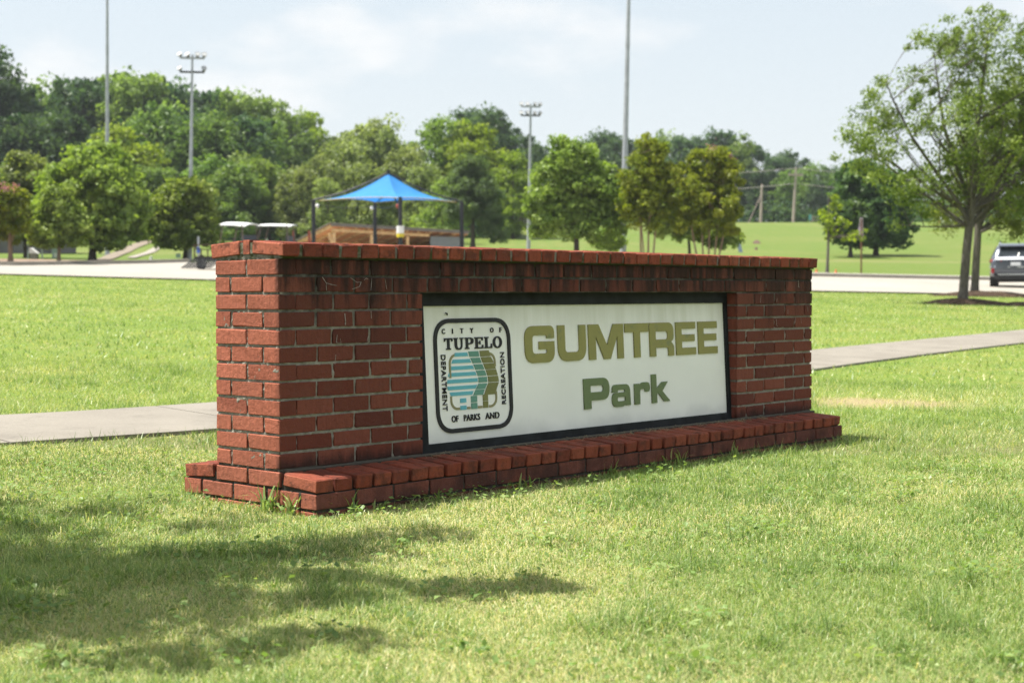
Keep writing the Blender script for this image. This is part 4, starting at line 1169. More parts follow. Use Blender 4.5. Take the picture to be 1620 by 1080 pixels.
def light_pole(label, u, y, top, r0, head=True, group='tall sports light poles', lean=.022, bars=((0, 4), (-.75, 2)), face=0.0):
    base = at(u, y)
    root = empty('light_pole', base, 0, label, 'light pole', group)
    root.rotation_euler = (0, lean, 0)
    H = zat(top, y) - base.z
    mb = MB(); n = 14; t = np.linspace(0, 1, n)
    mb.tube([(0, 0, -.3 + (H+.3)*k) for k in t], [r0*(1-k) + r0*.42*k for k in t], 12)
    for k in (.33, .66): mb.tube([(0, 0, H*k-.12), (0, 0, H*k+.12)], r0*(1-k)+r0*.42*k+.012, 12)
    mb.build('pole', m_galv, root)
    mb = MB(); mb.box(-r0*2, r0*2, -r0*2, r0*2, -.1, .03); mb.build('base_plate', m_galv, root)
    mb = MB()
    for k in range(3): mb.box(-.05, .05, -r0-.09+k*.001, -r0*.7, 2.6+k*.9, 3.1+k*.9)
    mb.build('ballast_box', m_galv, root)
    if head:
        for dz, nl in bars:
            z = H + dz - .18
            w = .66
            mb = MB(); mb.box(-w, w, -.05, .05, z-.05, z+.05); arm = mb.build('crossarm', m_dark if dz else m_galv, root)
            xs = ([-w, -w*.36, w*.45, w] if nl == 4 else [-w, w])
            for x in xs:
                mb = MB()
                yaw = face + (.5 if x > 0 else -.2); q = Matrix.Translation((x, -.10, z+.17)) @ Matrix.Rotation(yaw, 4, 'Z') @ Matrix.Rotation(R(-38), 4, 'X')
                prof = [(.04, .16), (.08, .12), (.12, .03), (.15, -.055), (.155, -.07)]
                vs = [q @ Vector((r_*math.cos(a), d, r_*math.sin(a))) for r_, d in prof for a in np.linspace(0, 2*math.pi, 12, endpoint=False)]
                fs = [(i*12+k, i*12+(k+1) % 12, (i+1)*12+(k+1) % 12, (i+1)*12+k) for i in range(len(prof)-1) for k in range(12)]
                mb.add(vs, fs, True); mb.add([q @ Vector((.04*math.cos(a), .16, .04*math.sin(a))) for a in np.linspace(0, 2*math.pi, 12, endpoint=False)], [tuple(range(12))])
                mb.bar((x, 0, z+.04), (x, -.05, z+.15), .05, .05, up=(1, 0, 0))
                fl = mb.build('floodlight', m_lamp, root)
                mb = MB(); mb.add([q @ Vector((.147*math.cos(a), -.062, .147*math.sin(a))) for a in np.linspace(0, 2*math.pi, 12, endpoint=False)], [tuple(range(12))])
                mb.build('lens', m_lens, fl)
    return root
light_pole('thick light pole at the left, behind the biggest maple, running out of the photo top', 171, 92, -95, .155, lean=.010)
light_pole('slim grey pole with six floodlights beside the olive tinted tree at the left', 301, 80.5, 86, .135, lean=.022, face=-.2)
light_pole('slim grey pole with a cluster of floodlights behind the middle of the sign', 836, 104, 165, .155, lean=.018, face=.2, bars=((0, 4), (-.62, 4)))
light_pole('thickest light pole, right of the middle, running out of the top between the tree crowns', 985, 85, -110, .20, lean=.022)

# blue shade canopy on four posts
m_fabric, nt, b = new_mat('canopy_blue'); nb = NB(nt)
nb.link(nb.mix(nb.ramp(nb.noise(nb.coord('Object'), 1.5, 3), .3, .7), (.050, .255, .56), (.062, .28, .60)), b.inputs['Base Color'])
b.inputs['Roughness'].default_value = .75; b.inputs['Specular IOR Level'].default_value = .2
tn = nb.node('ShaderNodeBsdfTranslucent'); tn.inputs['Color'].default_value = (.02, .21, .68, 1)
mx = nb.node('ShaderNodeMixShader'); mx.inputs[0].default_value = .38
nb.link(b.outputs[0], mx.inputs[1]); nb.link(tn.outputs[0], mx.inputs[2]); nb.link(mx.outputs[0], nt.nodes['Material Output'].inputs['Surface'])
m_hem = simple_mat('canopy_hem', (.40, .32, .12), .8, var=.1)
m_pad_w = simple_mat('pad_white', (.70, .70, .68), .6); m_pad_y = simple_mat('pad_yellow', (.62, .50, .03), .6)
cy = 76.0
cw = [((497-810)/FPX*77.0, 77.0), ((634-810)/FPX*72.0, 72.0), ((731-810)/FPX*76.0, 76.0), ((594-810)/FPX*80.5, 80.5)]
ctr = Vector((sum(p[0] for p in cw)/4, sum(p[1] for p in cw)/4, gz(cw[0][0], 76)))
canopy = empty('shade_canopy', ctr, 0, 'bright blue pointed fabric canopy on four black posts above the sign', 'canopy')
tops = []
for i, ((x, y), v) in enumerate(zip(cw, (316, 311.5, 319, 320))):
    zt = zat(v, y) - ctr.z; zg = gz(x, y) - ctr.z
    lx_, ly_ = x-ctr.x, y-ctr.y
    mb = MB(); mb.tube([(lx_, ly_, zg-.1), (lx_, ly_, zt)], .105, 10); p = mb.build('post', m_blackp, canopy)
    tops.append(Vector((lx_, ly_, zt)))
    if i == 1:
        za, zb_, zc = zat(357, y)-ctr.z, zat(369, y)-ctr.z, zat(375, y)-ctr.z
        mb = MB(); mb.tube([(lx_, ly_, zb_), (lx_, ly_, za)], .19, 10); mb.build('white_pad', m_pad_w, p)
        mb = MB(); mb.tube([(lx_, ly_, zc), (lx_, ly_, zb_)], .185, 10); mb.build('yellow_pad', m_pad_y, p)
peak = Vector((sum(t.x for t in tops)/4 + .08, sum(t.y for t in tops)/4, zat(273, 76) - ctr.z))
mb = MB(); hem = MB(); nU, nV = 14, 12
def ridge(a, t):                                       # from post arm to the peak, sagging
    q = a.lerp(peak, t); q.z -= .30*math.sin(math.pi*t)*(1-t*.2); return q
corner = [t.lerp(peak, .075) - Vector((0, 0, .10)) for t in tops]
for i in range(4):
    a, b2 = corner[i], corner[(i+1) % 4]
    vs = []
    for j in range(nV+1):
        t = j/nV
        l, r_ = ridge(a, t), ridge(b2, t)
        mid_in = (Vector((peak.x, peak.y, 0)) - Vector(((a.x+b2.x)/2, (a.y+b2.y)/2, 0)))
        for k in range(nU+1):
            s = k/nU; q = l.lerp(r_, s); sg = 4*s*(1-s)*(1-t)
            q += mid_in*.13*sg; q.z += .10*sg - .12*4*s*(1-s)*t*(1-t)
            vs.append(q)
    mb.add(vs, [(j*(nU+1)+k, j*(nU+1)+k+1, (j+1)*(nU+1)+k+1, (j+1)*(nU+1)+k) for j in range(nV) for k in range(nU)], True)
    hem.tube([v - Vector((0, 0, .03)) for v in vs[:nU+1]], .026, 6)
mb.build('fabric', m_fabric, canopy); hem.build('hem', m_hem, canopy)
for i, t in enumerate(tops):
    dz = -.42 if i == 1 else .02
    mb = MB(); mb.tube([t] + [ridge(t, s) + Vector((0, 0, .10*math.sin(math.pi*s) + dz)) for s in np.linspace(.06, 1, 9)], .05, 6); mb.build('arm', m_blackp, canopy)
mb = MB(); mb.tube([peak - Vector((0, 0, .25)), peak + Vector((0, 0, .16))], .10, 8); mb.build('peak_cap', m_blackp, canopy)
m_bulb = simple_mat('bulb', (.75, .74, .70), .3); m_red = simple_mat('red_paint', (.30, .055, .035), .7)
def hang(u, v, y, mat, lab):
    mb = MB(); x = (u-810)/FPX*y; z = zat(v, y)
    prof = [(0, .11), (.07, .09), (.10, .02), (.08, -.06), (.03, -.10), (0, -.11)]
    n = 10
    vs = [(r_*math.cos(a), r_*math.sin(a), d) for r_, d in prof for a in np.linspace(0, 2*math.pi, n, endpoint=False)]
    mb.add(vs, [(i*n+k, i*n+(k+1) % n, (i+1)*n+(k+1) % n, (i+1)*n+k) for i in range(len(prof)-1) for k in range(n)], True)
    tag(mb.build('lantern', mat, None, (x, y, z), fix=True), lab, 'lantern')
hang(589, 329, 79.9, m_bulb, 'white ball lamp hanging beside the far black post of the canopy')
hang(503, 325, 76.8, m_bulb, 'white lamp hanging beside the leftmost post of the canopy')
hang(630, 326, 72.4, m_red, 'small red lamp hanging beside the nearest post of the canopy')
mb = MB(); w0, w1, w2 = Vector(((503-810)/FPX*76.8, 76.8, zat(323, 76.8))), Vector(((589-810)/FPX*79.9, 79.9, zat(326, 79.9))), Vector(((630-810)/FPX*72.4, 72.4, zat(324, 72.4)))
for a, b2 in ((w0, w1), (w1, w2)): mb.tube([a.lerp(b2, t) - Vector((0, 0, .12*math.sin(math.pi*t))) for t in np.linspace(0, 1, 9)], .012, 4)
tag(mb.build('lamp_string', m_dark), 'thin lamp string slung between the canopy posts', 'string')

# timber lean-to beyond the canopy
m_pine = simple_mat('new_timber', (.70, .46, .23), .8, var=.25, scale=5)
m_ply = simple_mat('roof_boards', (.86, .42, .19), .85, var=.2, scale=4)
m_fascia = simple_mat('fascia', (.17, .15, .13), .8); m_wallg = simple_mat('shelter_grey', (.20, .215, .22), .8, var=.06)
A = Vector(((524-810)/FPX*86, 86, zat(354.6, 86))); B = Vector(((741-810)/FPX*91, 91, zat(367.5, 91)))
along = (B-A); LEN = along.xy.length; ax = along.normalized(); sl = ax.z; axh = Vector((ax.x, ax.y, 0)).normalized(); back = Vector((-axh.y, axh.x, 0))
RUN = 4.6; DROP = A.z - zat(381, 89.5)
gl = gz(A.x, A.y)
shel = empty('timber_shelter', (A.x, A.y, gl), math.atan2(axh.y, axh.x), 'open timber lean-to with orange boards under its sloping roof, below the blue canopy', 'shelter')
zf, zf2 = A.z-gl, B.z-gl
def rp(s, t, off=0): return Vector((s*LEN, t*RUN, zf + (zf2-zf)*s - DROP*t + off))
def quad_plate(name, mat, p, th):
    mb = MB(); q = [v + Vector((0, 0, th)) for v in p]; mb.add(p+q, [(3,2,1,0),(4,5,6,7),(0,1,5,4),(1,2,6,5),(2,3,7,6),(3,0,4,7)]); return mb.build(name, mat, shel, fix=True)
nb_ = 14
for i in range(nb_): quad_plate('roof_board', m_ply, [rp(0, i/nb_+.004), rp(1, i/nb_+.004), rp(1, (i+1)/nb_-.004), rp(0, (i+1)/nb_-.004)], .03)
quad_plate('roof_sheet', m_fascia, [rp(-.012, -.02, .034), rp(1.012, -.02, .034), rp(1.012, 1.02, .034), rp(-.012, 1.02, .034)], .05)
for i in range(12):
    s = .005 + .99*i/11
    mb = MB(); mb.bar(rp(s, .0, -.075), rp(s, 1, -.075), .075, .14); mb.build('rafter', m_pine, shel)
mb = MB(); mb.bar(rp(0, -.012, -.0), rp(1, -.012, -.0), .05, .20, up=(0, 0, 1)); mb.build('fascia_board', m_fascia, shel)
mb = MB(); mb.bar(rp(.02, .06, -.25), rp(.72, .06, -.25), .10, .17); mb.build('beam', m_pine, shel)
mb = MB(); mb.bar(rp(.02, .93, -.32), rp(.98, .93, -.32), .10, .22); mb.build('beam', m_pine, shel)
for s in (.035, .30, .56):
    p = rp(s, .06, -.4)
    mb = MB(); mb.box(p.x-.08, p.x+.08, p.y-.08, p.y+.08, -.6, p.z); po = mb.build('post', m_pine, shel)
    if s < .2:
        mb = MB(); mb.bar((p.x, p.y, p.z-.75), (p.x-.02-.3, p.y, p.z-.05), .07, .12, up=(0, 1, 0)); mb.bar((p.x, p.y, p.z-.8), (p.x+.02, p.y+.65, p.z-.25), .07, .12, up=(1, 0, 0)); mb.build('knee_brace', m_pine, po)
for s in (.05, .5, .95):
    p = rp(s, .93, -.4); mb = MB(); mb.box(p.x-.08, p.x+.08, p.y-.08, p.y+.08, -.6, p.z); mb.build('post', m_pine, shel)
p0, p1 = rp(.73, .05, -.22), rp(.985, .05, -.22)
mb = MB(); mb.box(p0.x, p1.x, p0.y, p0.y+.1, -.8, p1.z-.02); mb.build('wall_panel', m_wallg, shel)
p2, p3 = rp(.985, .1, -.2), rp(.985, .95, -.2)
mb = MB(); mb.box(p1.x-.1, p1.x, p0.y+.1, p3.y, -.8, p3.z); mb.build('wall_panel', m_wallg, shel)
mb = MB(); mb.box(rp(.5, 1).x, p1.x-.1, p3.y-.08, p3.y, -.8, p3.z-.1); mb.build('wall_panel', m_dark, shel)

# golf carts
m_cart = simple_mat('cart_white', (.66, .67, .66), .45, var=.06); m_tan = simple_mat('cart_frame', (.12, .085, .07), .6); m_seatc = simple_mat('cart_seat', (.05, .055, .065), .6); m_tyre = simple_mat('tyre', (.02, .02, .02), .9)
def wheel(root, x, y, z, r_, w, rimmat):
    mb = MB(); mb.tube([(x-w/2, y, z), (x+w/2, y, z)], r_, 16); wh = mb.build('wheel', m_tyre, root)
    mb = MB(); mb.tube([(x-w/2-.006, y, z), (x+w/2+.006, y, z)], r_*.58, 12); mb.build('rim', rimmat, wh)
def golf_cart(u, y, rz, label, bend, seatw):
    root = empty('golf_cart', at(u, y) + Vector((0, 0, .05)), rz, label, 'golf cart', 'golf carts behind the sign')
    mb = MB()
    prof = [(-1.15, .35), (-1.15, .75), (-.75, .80), (-.25, .80), (-.2, .42), (.55, .42), (.72, .85), (1.05, .78), (1.2, .55), (1.2, .35)]
    vs = [(x*.55, yy, z) for x in (-1, 1) for yy, z in prof]; n = len(prof)
    mb.add(vs, [tuple(range(n)), tuple(range(2*n-1, n-1, -1))] + [(i, (i+1) % n, n+(i+1) % n, n+i) for i in range(n)]); mb.build('body', m_cart, root, fix=True)
    for yy in (-.78, .82):
        for x in (-.5, .5): wheel(root, x, yy, .22, .22, .18, m_cart)
    mb = MB(); mb.box(-seatw, seatw, -.75, -.25, .80, .93); mb.build('seat', m_seatc, root)
    mb = MB(); mb.box(-seatw, seatw, -.88, -.77, .88, 1.36); mb.build('backrest', m_seatc, root)
    for x in (-.52, .52):
        mb = MB(); mb.bar((x, -.95, .75), (x, -.85, 1.92), .045, .045, up=(0, 1, 0)); mb.build('roof_post', m_tan, root)
        mb = MB(); mb.bar((x, .85, .75), (x, .55, 1.92), .045, .045, up=(0, 1, 0)); mb.build('roof_post', m_tan, root)
    mb = MB(); mb.bar((.2, .45, .8), (.2, .25, 1.1), .03, .03, up=(1, 0, 0)); mb.tube([(.2+.16*math.cos(a), .22+.02*math.sin(a), 1.12+.15*math.sin(a)) for a in np.linspace(0, 6.28, 14)], .015, 5); mb.build('steering_wheel', m_dark, root)
    mb = MB(); n = 12
    vs = []
    for yy in np.linspace(-1.05, .8, 8):
        for x in np.linspace(-.54, .54, n):
            vs.append((x, yy, 1.93 + bend*(1-(x/.54)**2) + .03*(1-((yy+.12)/.93)**2)))
    k = len(vs); vs += [(x, yy, z-.05) for x, yy, z in vs]
    q = lambda i, j: i*n+j
    fs = [(q(i,j), q(i,j+1), q(i+1,j+1), q(i+1,j)) for i in range(7) for j in range(n-1)]
    fs += [tuple(k+a for a in f[::-1]) for f in fs]
    rim = [q(0,j) for j in range(n)] + [q(i,n-1) for i in range(1,8)] + [q(7,j) for j in range(n-2,-1,-1)] + [q(i,0) for i in range(6,0,-1)]
    fs += [(rim[i], rim[i]+k, rim[(i+1)%len(rim)]+k, rim[(i+1)%len(rim)]) for i in range(len(rim))]
    mb.add(vs, fs); rf = mb.build('roof', m_cart, root, fix=True)
    rf.matrix_local = Matrix.Translation((0, 0, 1.95)) @ Matrix.Rotation(R(6.5), 4, Vector((math.cos(rz), -math.sin(rz), 0))) @ Matrix.Translation((0, 0, -1.95))
golf_cart(377, 78, R(55), 'golf cart with a white roof and grey seat, the left one of two', .10, .50)
golf_cart(436, 79, R(78), 'golf cart with a flat white roof and black seat, the right one of two', .04, .42)

# utility trailer with its ramp down
m_rust = simple_mat('rusty_steel', (.075, .042, .028), .8, .2, var=.5, scale=9)
trl = empty('utility_trailer', at(331, 60) + Vector((0, 0, .05)), R(78), 'small black open trailer with its mesh ramp down on the concrete, left of the sign', 'trailer')
W2, Lt = .62, 2.0
mb = MB()
for y_ in (-W2, W2): mb.box(0, Lt, y_-.03, y_+.03, .42, .50)
for x in np.linspace(0, Lt, 5): mb.box(x-.03, x+.03, -W2+.03, W2-.03, .425, .495)
mb.box(Lt, Lt+.9, -.03, .03, .42, .50)
mb.build('frame', m_dark, trl)
for i in range(6):
    y_ = -W2+.05+i*.2; mb = MB(); mb.box(.02, Lt-.02, y_, y_+.185, .50, .535); mb.build('deck_plank', m_rust, trl)
mb = MB()
for y_ in (-W2, W2):
    mb.bar((0, y_, .85), (Lt, y_, .85), .04, .04)
    for x in np.linspace(0, Lt, 4): mb.bar((x, y_, .5), (x, y_, .85), .04, .04, up=(1, 0, 0))
for y_ in (-W2, W2): mb.bar((0.02, y_, .5), (.02, y_, 1.0), .045, .045, up=(1, 0, 0))
mb.bar((.02, -W2, 1.0), (.02, W2, 1.0), .045, .045)
mb.build('rail', m_rust, trl)
mb = MB()
for y_ in np.linspace(-W2, W2, 7): mb.bar((-.02, y_, .44), (-1.25, y_, .05), .03, .03)
for t in np.linspace(0, 1, 9): mb.bar((-.02-1.23*t, -W2, .44-.39*t), (-.02-1.23*t, W2, .44-.39*t), .03, .03)
mb.build('ramp', m_dark, trl)
for y_ in (-W2-.14, W2+.14):
    mb = MB(); mb.tube([(1.0, y_-.09, .28), (1.0, y_+.09, .28)], .28, 16); wh = mb.build('wheel', m_tyre, trl)
    mb = MB(); mb.tube([(1.0, y_-.097, .28), (1.0, y_+.097, .28)], .16, 12); mb.build('rim', m_cart, wh)
    mb = MB(); mb.tube([(1.0+.36*math.cos(a), y_, .28+.34*math.sin(a)) for a in np.linspace(0, math.pi, 9)], .03, 4); mb.bar((.64, y_, .30), (1.36, y_, .62), .02, .02); mb.build('fender', m_dark, trl)

# sign post, red posts
def post(name, label, cat, u, y, v_top, w, mat, group=None, extra=None, lean=0):
    b0 = at(u, y); root = empty(name, b0, 0, label, cat, group)
    h = zat(v_top, y) - b0.z
    mb = MB(); mb.bar((0, 0, -.2), (lean*h, 0, h), w, w, up=(0, 1, 0)); mb.build('post', mat, root)
    if extra: extra(root, h)
    return root
m_bluesign = simple_mat('sign_blue', (.05, .11, .45), .5); m_white = simple_mat('white_paint', (.66, .66, .64), .5, var=.05)
def blue_sign(root, h):
    mb = MB(); mb.box(-.09, .09, -.05, -.03, h*.42, h*.62); mb.build('sign_plate', m_bluesign, root)
post('sign_post', 'pale narrow post with a small blue plate just left of the trailer', 'sign post', 315, 72, 373, .09, m_galv, extra=blue_sign)
post('marker_post', 'slim red post between the golf carts and the shelter', 'post', 465, 88, 364, .09, m_red)
def arm_red(root, h):
    mb = MB(); mb.bar((0, 0, h*.75), (.28, 0, h*.2), .07, .07, up=(0, 1, 0)); mb.build('brace', m_red, root)
post('marker_post', 'thicker red braced post at the left end of the timber shelter', 'post', 490, 85, 364, .12, m_red, extra=arm_red)

# low grey building at the left edge, with bins and cabinets before it
m_bwall = simple_mat('building_grey', (.145, .14, .14), .85, var=.08, scale=2); m_broof = simple_mat('building_roof', (.10, .10, .10), .8)
bl = at(-5, 93); bld = empty('metal_building', bl, R(2), 'plain dark grey building half hidden behind the trees at the left edge', 'building')
mb = MB(); mb.box(-5, 3.45, 0, 6, -.5, 2.7); wl = mb.build('wall', m_bwall, bld)
for x in np.arange(-5, 3.4, .75): mb = MB(); mb.box(x, x+.06, -.035, 0, -.4, 2.68); mb.build('wall_rib', m_bwall, wl)
mb = MB(); mb.add([(-5.3,-.4,2.72),(3.75,-.4,2.72),(3.75,6.4,2.72),(-5.3,6.4,2.72),(-5.3,3,3.7),(3.75,3,3.7)], [(0,1,5,4),(2,3,4,5),(0,4,3),(1,2,5),(3,2,1,0)]); mb.build('roof', m_broof, bld, fix=True)
mb = MB(); mb.box(-2.2, -1.25, -.05, .0, -.3, 2.0); d_ = mb.build('door', m_dark, bld); mb = MB(); mb.box(-1.4, -1.34, -.09, -.05, .8, .95); mb.build('handle', m_galv, d_)
m_binb = simple_mat('bin_beige', (.26, .24, .20), .8, var=.15)
b0 = at(55.5, 74); bn = empty('litter_bin', b0, 0, 'beige litter bin with a slanting white lid between the trunks at the left', 'bin')
mb = MB(); mb.box(-.15, .17, -.16, .16, 0, .37); body_ = mb.build('bin_body', m_binb, bn)
for x in np.linspace(-.14, .14, 6): mb = MB(); mb.box(x-.012, x+.012, -.172, -.16, .02, .35); mb.build('slat', m_binb, body_)
mb = MB(); mb.add([(-.19,-.2,.37),(.22,-.2,.37),(.22,.2,.37),(-.19,.2,.37),(-.19,-.2,.66),(-.12,-.2,.66),(-.12,.2,.66),(-.19,.2,.66)], [(0,3,2,1),(4,5,6,7),(0,1,5,4),(1,2,6,5),(2,3,7,6),(3,0,4,7)]); mb.build('lid', m_white, bn, fix=True)
m_cab = simple_mat('cabinet_green', (.30, .38, .37), .6, var=.1)
b0 = at(88, 79); cb = empty('utility_cabinet', b0, 0, 'pale green utility cabinet behind the small maple trunk at the left', 'cabinet')
mb = MB(); mb.box(-.10, .17, -.16, .16, 0, .78); mb.build('cabinet_body', m_cab, cb)
mb = MB(); mb.box(-.22, .20, -.19, .19, .78, .84); mb.build('cabinet_top', m_cab, cb)
mb = MB(); mb.box(.0, .155, -.172, -.16, .06, .30); mb.build('cabinet_door', m_white, cb)
post('bollard', 'thin pale post right of the beige litter bin', 'post', 68, 78, 386, .07, m_galv, 'thin pale posts by the litter bin')
post('bollard', 'short pale post left of the beige litter bin', 'post', 45.5, 76, 394, .06, m_galv, 'thin pale posts by the litter bin')
b0 = at(283, 86); v_ = empty('meter_box', b0, 0, 'small pale blue box on the grass left of the lamp pole', 'box'); mb = MB(); mb.box(-.12, .12, -.1, .1, 0, .22); mb.build('box_body', m_cab, v_); mb = MB(); mb.box(-.14, .14, -.12, .12, .22, .25); mb.build('lid', m_cab, v_)
b0 = at(240, 78); v_ = empty('hydrant', b0, 0, 'small white hydrant at the kerb below the biggest maple', 'hydrant')
mb = MB(); mb.tube([(0,0,0),(0,0,.05),(0,0,.052),(0,0,.18),(0,0,.2),(0,0,.26)], [.09,.09,.06,.06,.075,.02], 10); mb.build('barrel', m_white, v_); mb = MB(); mb.tube([(-.1,0,.13),(.1,0,.13)], .03, 8); mb.build('outlet', m_white, v_)

# paths climbing the hill on the left
def ribbon(name, mat, pts, w, kind='structure', lift=.06):
    P = catmull(pts, 10); T = np.gradient(P, axis=0); T /= np.linalg.norm(T, axis=1)[:, None]; N = np.stack([-T[:, 1], T[:, 0]], 1)
    w = np.interp(np.linspace(0, 1, len(P)), np.linspace(0, 1, len(w)), w) if hasattr(w, '__len__') else np.full(len(P), w)
    cols = np.linspace(-.5, .5, 5)
    X = np.stack([P[:, 0] + N[:, 0]*w*c_ for c_ in cols], 1); Y = np.stack([P[:, 1] + N[:, 1]*w*c_ for c_ in cols], 1)
    return sheet(name, X, Y, ground(X, Y) + lift, mat, kind)
m_trail = simple_mat('trail_gravel', (.20, .165, .125), .95, var=.12, scale=1.2); m_trail2 = simple_mat('trail_concrete', (.27, .245, .205), .9, var=.1, scale=1.2)
def gpts(*uv): return [tuple(hit(u, v).xy) for u, v in uv]
ribbon('hill_path', m_trail, gpts((150,413),(172,408),(200,396),(225,385),(245,378)), [.8, .8, 1.0, 1.2, 1.3])
ribbon('hill_path', m_trail2, gpts((208,408),(228,402),(248,393),(275,384)), [.5, .55, .7, .9])

# houses among the trees
m_roofr = simple_mat('roof_brick', (.30, .105, .062), .85, var=.12, scale=3); m_hwall = simple_mat('house_brick', (.17, .085, .062), .9, var=.15, scale=3); m_rooft = simple_mat('roof_tan', (.26, .20, .155), .9, var=.1, scale=3); m_rooff = simple_mat('roof_fascia', (.4, .38, .35), .8)
def house(label, u, y, width, depth, hw, hr, roofm, sink, rz=0.0):
    b0 = at(u, y); b0.z += sink
    root = empty('house', b0, rz, label, 'house')
    w = width/2
    mb = MB(); mb.box(-w, w, 0, depth, -2, hw); mb.build('wall', m_hwall, root)
    e = .5
    vs = [(-w-e, -e, hw), (w+e, -e, hw), (w+e, depth+e, hw), (-w-e, depth+e, hw), (-w*.6, depth/2, hw+hr), (w*.6, depth/2, hw+hr)]
    mb = MB(); mb.add(vs, [(0,1,5,4),(1,2,5),(2,3,4,5),(3,0,4),(3,2,1,0)]); r_ = mb.build('roof', roofm, root, fix=True)
    mb = MB(); mb.box(-w*.2, -w*.2+.6, depth*.5, depth*.5+.6, hw+hr*.6, hw+hr+.6); mb.build('chimney', m_hwall, r_)
    for x in (-w*.6, -w*.05, w*.5):
        mb = MB(); mb.box(x, x+1.1, -.03, .02, hw*.38, hw*.80); wd = mb.build('window', m_glass, root)
        mb = MB(); mb.box(x-.06, x+1.16, -.05, -.031, hw*.80, hw*.84); mb.box(x-.06, x+1.16, -.05, -.031, hw*.34, hw*.38); mb.build('frame', m_rooff, wd)
    mb = MB(); mb.box(w*.22, w*.22+.95, -.04, .02, 0, 2.05); d_ = mb.build('door', m_dark, root); mb = MB(); mb.box(w*.22+.8, w*.22+.86, -.08, -.04, .95, 1.05); mb.build('handle', m_galv, d_)
    return root
house('brick house with an orange brown roof glimpsed among the trees left of the canopy', 455, 156, 4.6, 6, 1.7, .9, m_roofr, .9)
house('small tan roofed house behind the dark fence at the centre', 809, 196, 3.0, 4, 1.0, 1.0, m_rooft, 2.0, R(-12))
# board fence below it
m_fence = simple_mat('fence_boards', (.085, .068, .062), .9, var=.3, scale=6)
fA, fB = at(768, 168), at(842, 168)
fen = empty('board_fence', fA, 0, 'dark weathered board fence at the top of the dry slope beside the lamp pole', 'fence')
nb2 = 46; dx = (fB.x-fA.x)/nb2
mb = MB()
for i in range(nb2):
    x = i*dx; z = gz(fA.x+x, fA.y)-fA.z; mb.box(x+.006, x+dx-.006, -.012 + .006*(i % 2), .012 + .006*(i % 2), z-.1, z + 1.75 + .03*math.sin(i*2.1))
bp = mb.build('boards', m_fence, fen); bp['kind'] = 'stuff'
for i in range(0, nb2+1, 8):
    mb = MB(); mb.box(i*dx-.05, i*dx+.05, .02, .12, -.3, 1.7); mb.build('fence_post', m_fence, fen)
mb = MB(); mb.box(0, fB.x-fA.x, .018, .05, .3, .4); mb.box(0, fB.x-fA.x, .018, .05, 1.3, 1.4); mb.build('fence_rail', m_fence, fen)
ribbon('driveway', m_lot, [( (764-810)/FPX*190, 190), ((790-810)/FPX*190, 190), ((818-810)/FPX*191, 191)], 5.0, lift=.35)
b0 = at(831, 188); v_ = empty('pump_house', b0, 0, 'small white box shed beside the lamp pole above the fence', 'shed'); mb = MB(); mb.box(-.35, .35, 0, .8, 0, 2.4); mb.build('wall', m_white, v_); mb = MB(); mb.box(-.42, .42, -.08, .88, 2.4, 2.5); mb.build('roof', m_galv, v_)

# ---- right hand slope
m_pole = simple_mat('pole_wood', (.36, .30, .265), .9, var=.2, scale=3); m_wire = simple_mat('wire', (.30, .28, .27), .6)
UP = []
def utility_pole(label, u, y, v_top, v_foot, lean, arm):
    b0 = at(u, y); root = empty('utility_pole', b0, 0, label, 'utility pole', 'utility poles on the hill')
    root.rotation_euler = (0, lean, 0)
    h = zat(v_top, y) - b0.z
    mb = MB(); mb.tube([(0, 0, -.5), (0, 0, h)], [.22, .14], 10); mb.build('pole', m_pole, root)
    if arm:
        mb = MB(); mb.box(-1.0, 1.0, -.12, .04, h-1.15, h-.83); mb.build('crossarm', m_pole, root)
        for x in (-.85, 0, .85):
            mb = MB(); mb.tube([(x, -.04, h-.8 if x else h), (x, -.04, h-.62 if x else h+.18)], .05, 6); mb.build('insulator', m_galv, root)
    return b0, h
pb, ph = utility_pole('wooden utility pole with a crossarm on the grassy hill at the right', 1254.5, 205, 266, 350, .045, True)
qb, qh = utility_pole('shorter bare wooden pole with a stay, left of the crossarm pole', 1203, 207, 292, 347, .03, False)
mb = MB(); mb.bar((0, 0, 0), tuple(Vector(at(1184, 206)) - (qb + Vector((.1, 0, qh*.75)))), .07, .07); o = mb.build('stay_pole', m_pole, None, tuple(qb + Vector((.1, 0, qh*.75)))); tag(o, 'slanting timber stay leaning against the shorter bare pole', 'stay')
for zz, dz, uu in ((ph-.1, -.6, 'upper'), (ph-2.2, -1.0, 'lower')):
    mb = MB(); a = pb + Vector((.3, -.1, zz)); l = a + Vector((-26, 6, dz)); r_ = a + Vector((26, 4, dz-.4))
    for e in (l, r_): mb.tube([a.lerp(e, t) - Vector((0, 0, 1.0*4*t*(1-t)*.35)) for t in np.linspace(0, 1, 14)], .035, 4)
    tag(mb.build('power_line', m_wire), 'thin ' + uu + ' power line strung from the crossarm pole', 'power line')
m_cyan = simple_mat('sign_cyan', (.12, .36, .38), .6)
b0 = at(1281, 196); v_ = empty('street_sign', b0, 0, 'small turquoise sign on the hill crest near the thin yellow green tree', 'sign'); mb = MB(); mb.box(-.04, .04, -.04, .04, -.2, .8); mb.build('post', m_galv, v_); mb = MB(); mb.box(-.2, .2, -.06, -.04, .35, 1.05); mb.build('sign_plate', m_cyan, v_)
v_ = empty('rail_fence', at(1285, 200), 0, 'grey two rail fence on the hill crest behind the thin yellow green tree', 'fence')
for z in (.35, .75): mb = MB(); mb.bar((0, 0, z), (6, 0, z+.06), .08, .10); mb.build('rail', m_pole, v_)
for x in (0, 2, 4, 6): mb = MB(); mb.box(x-.06, x+.06, .05, .15, -.4, .95); mb.build('fence_post', m_pole, v_)
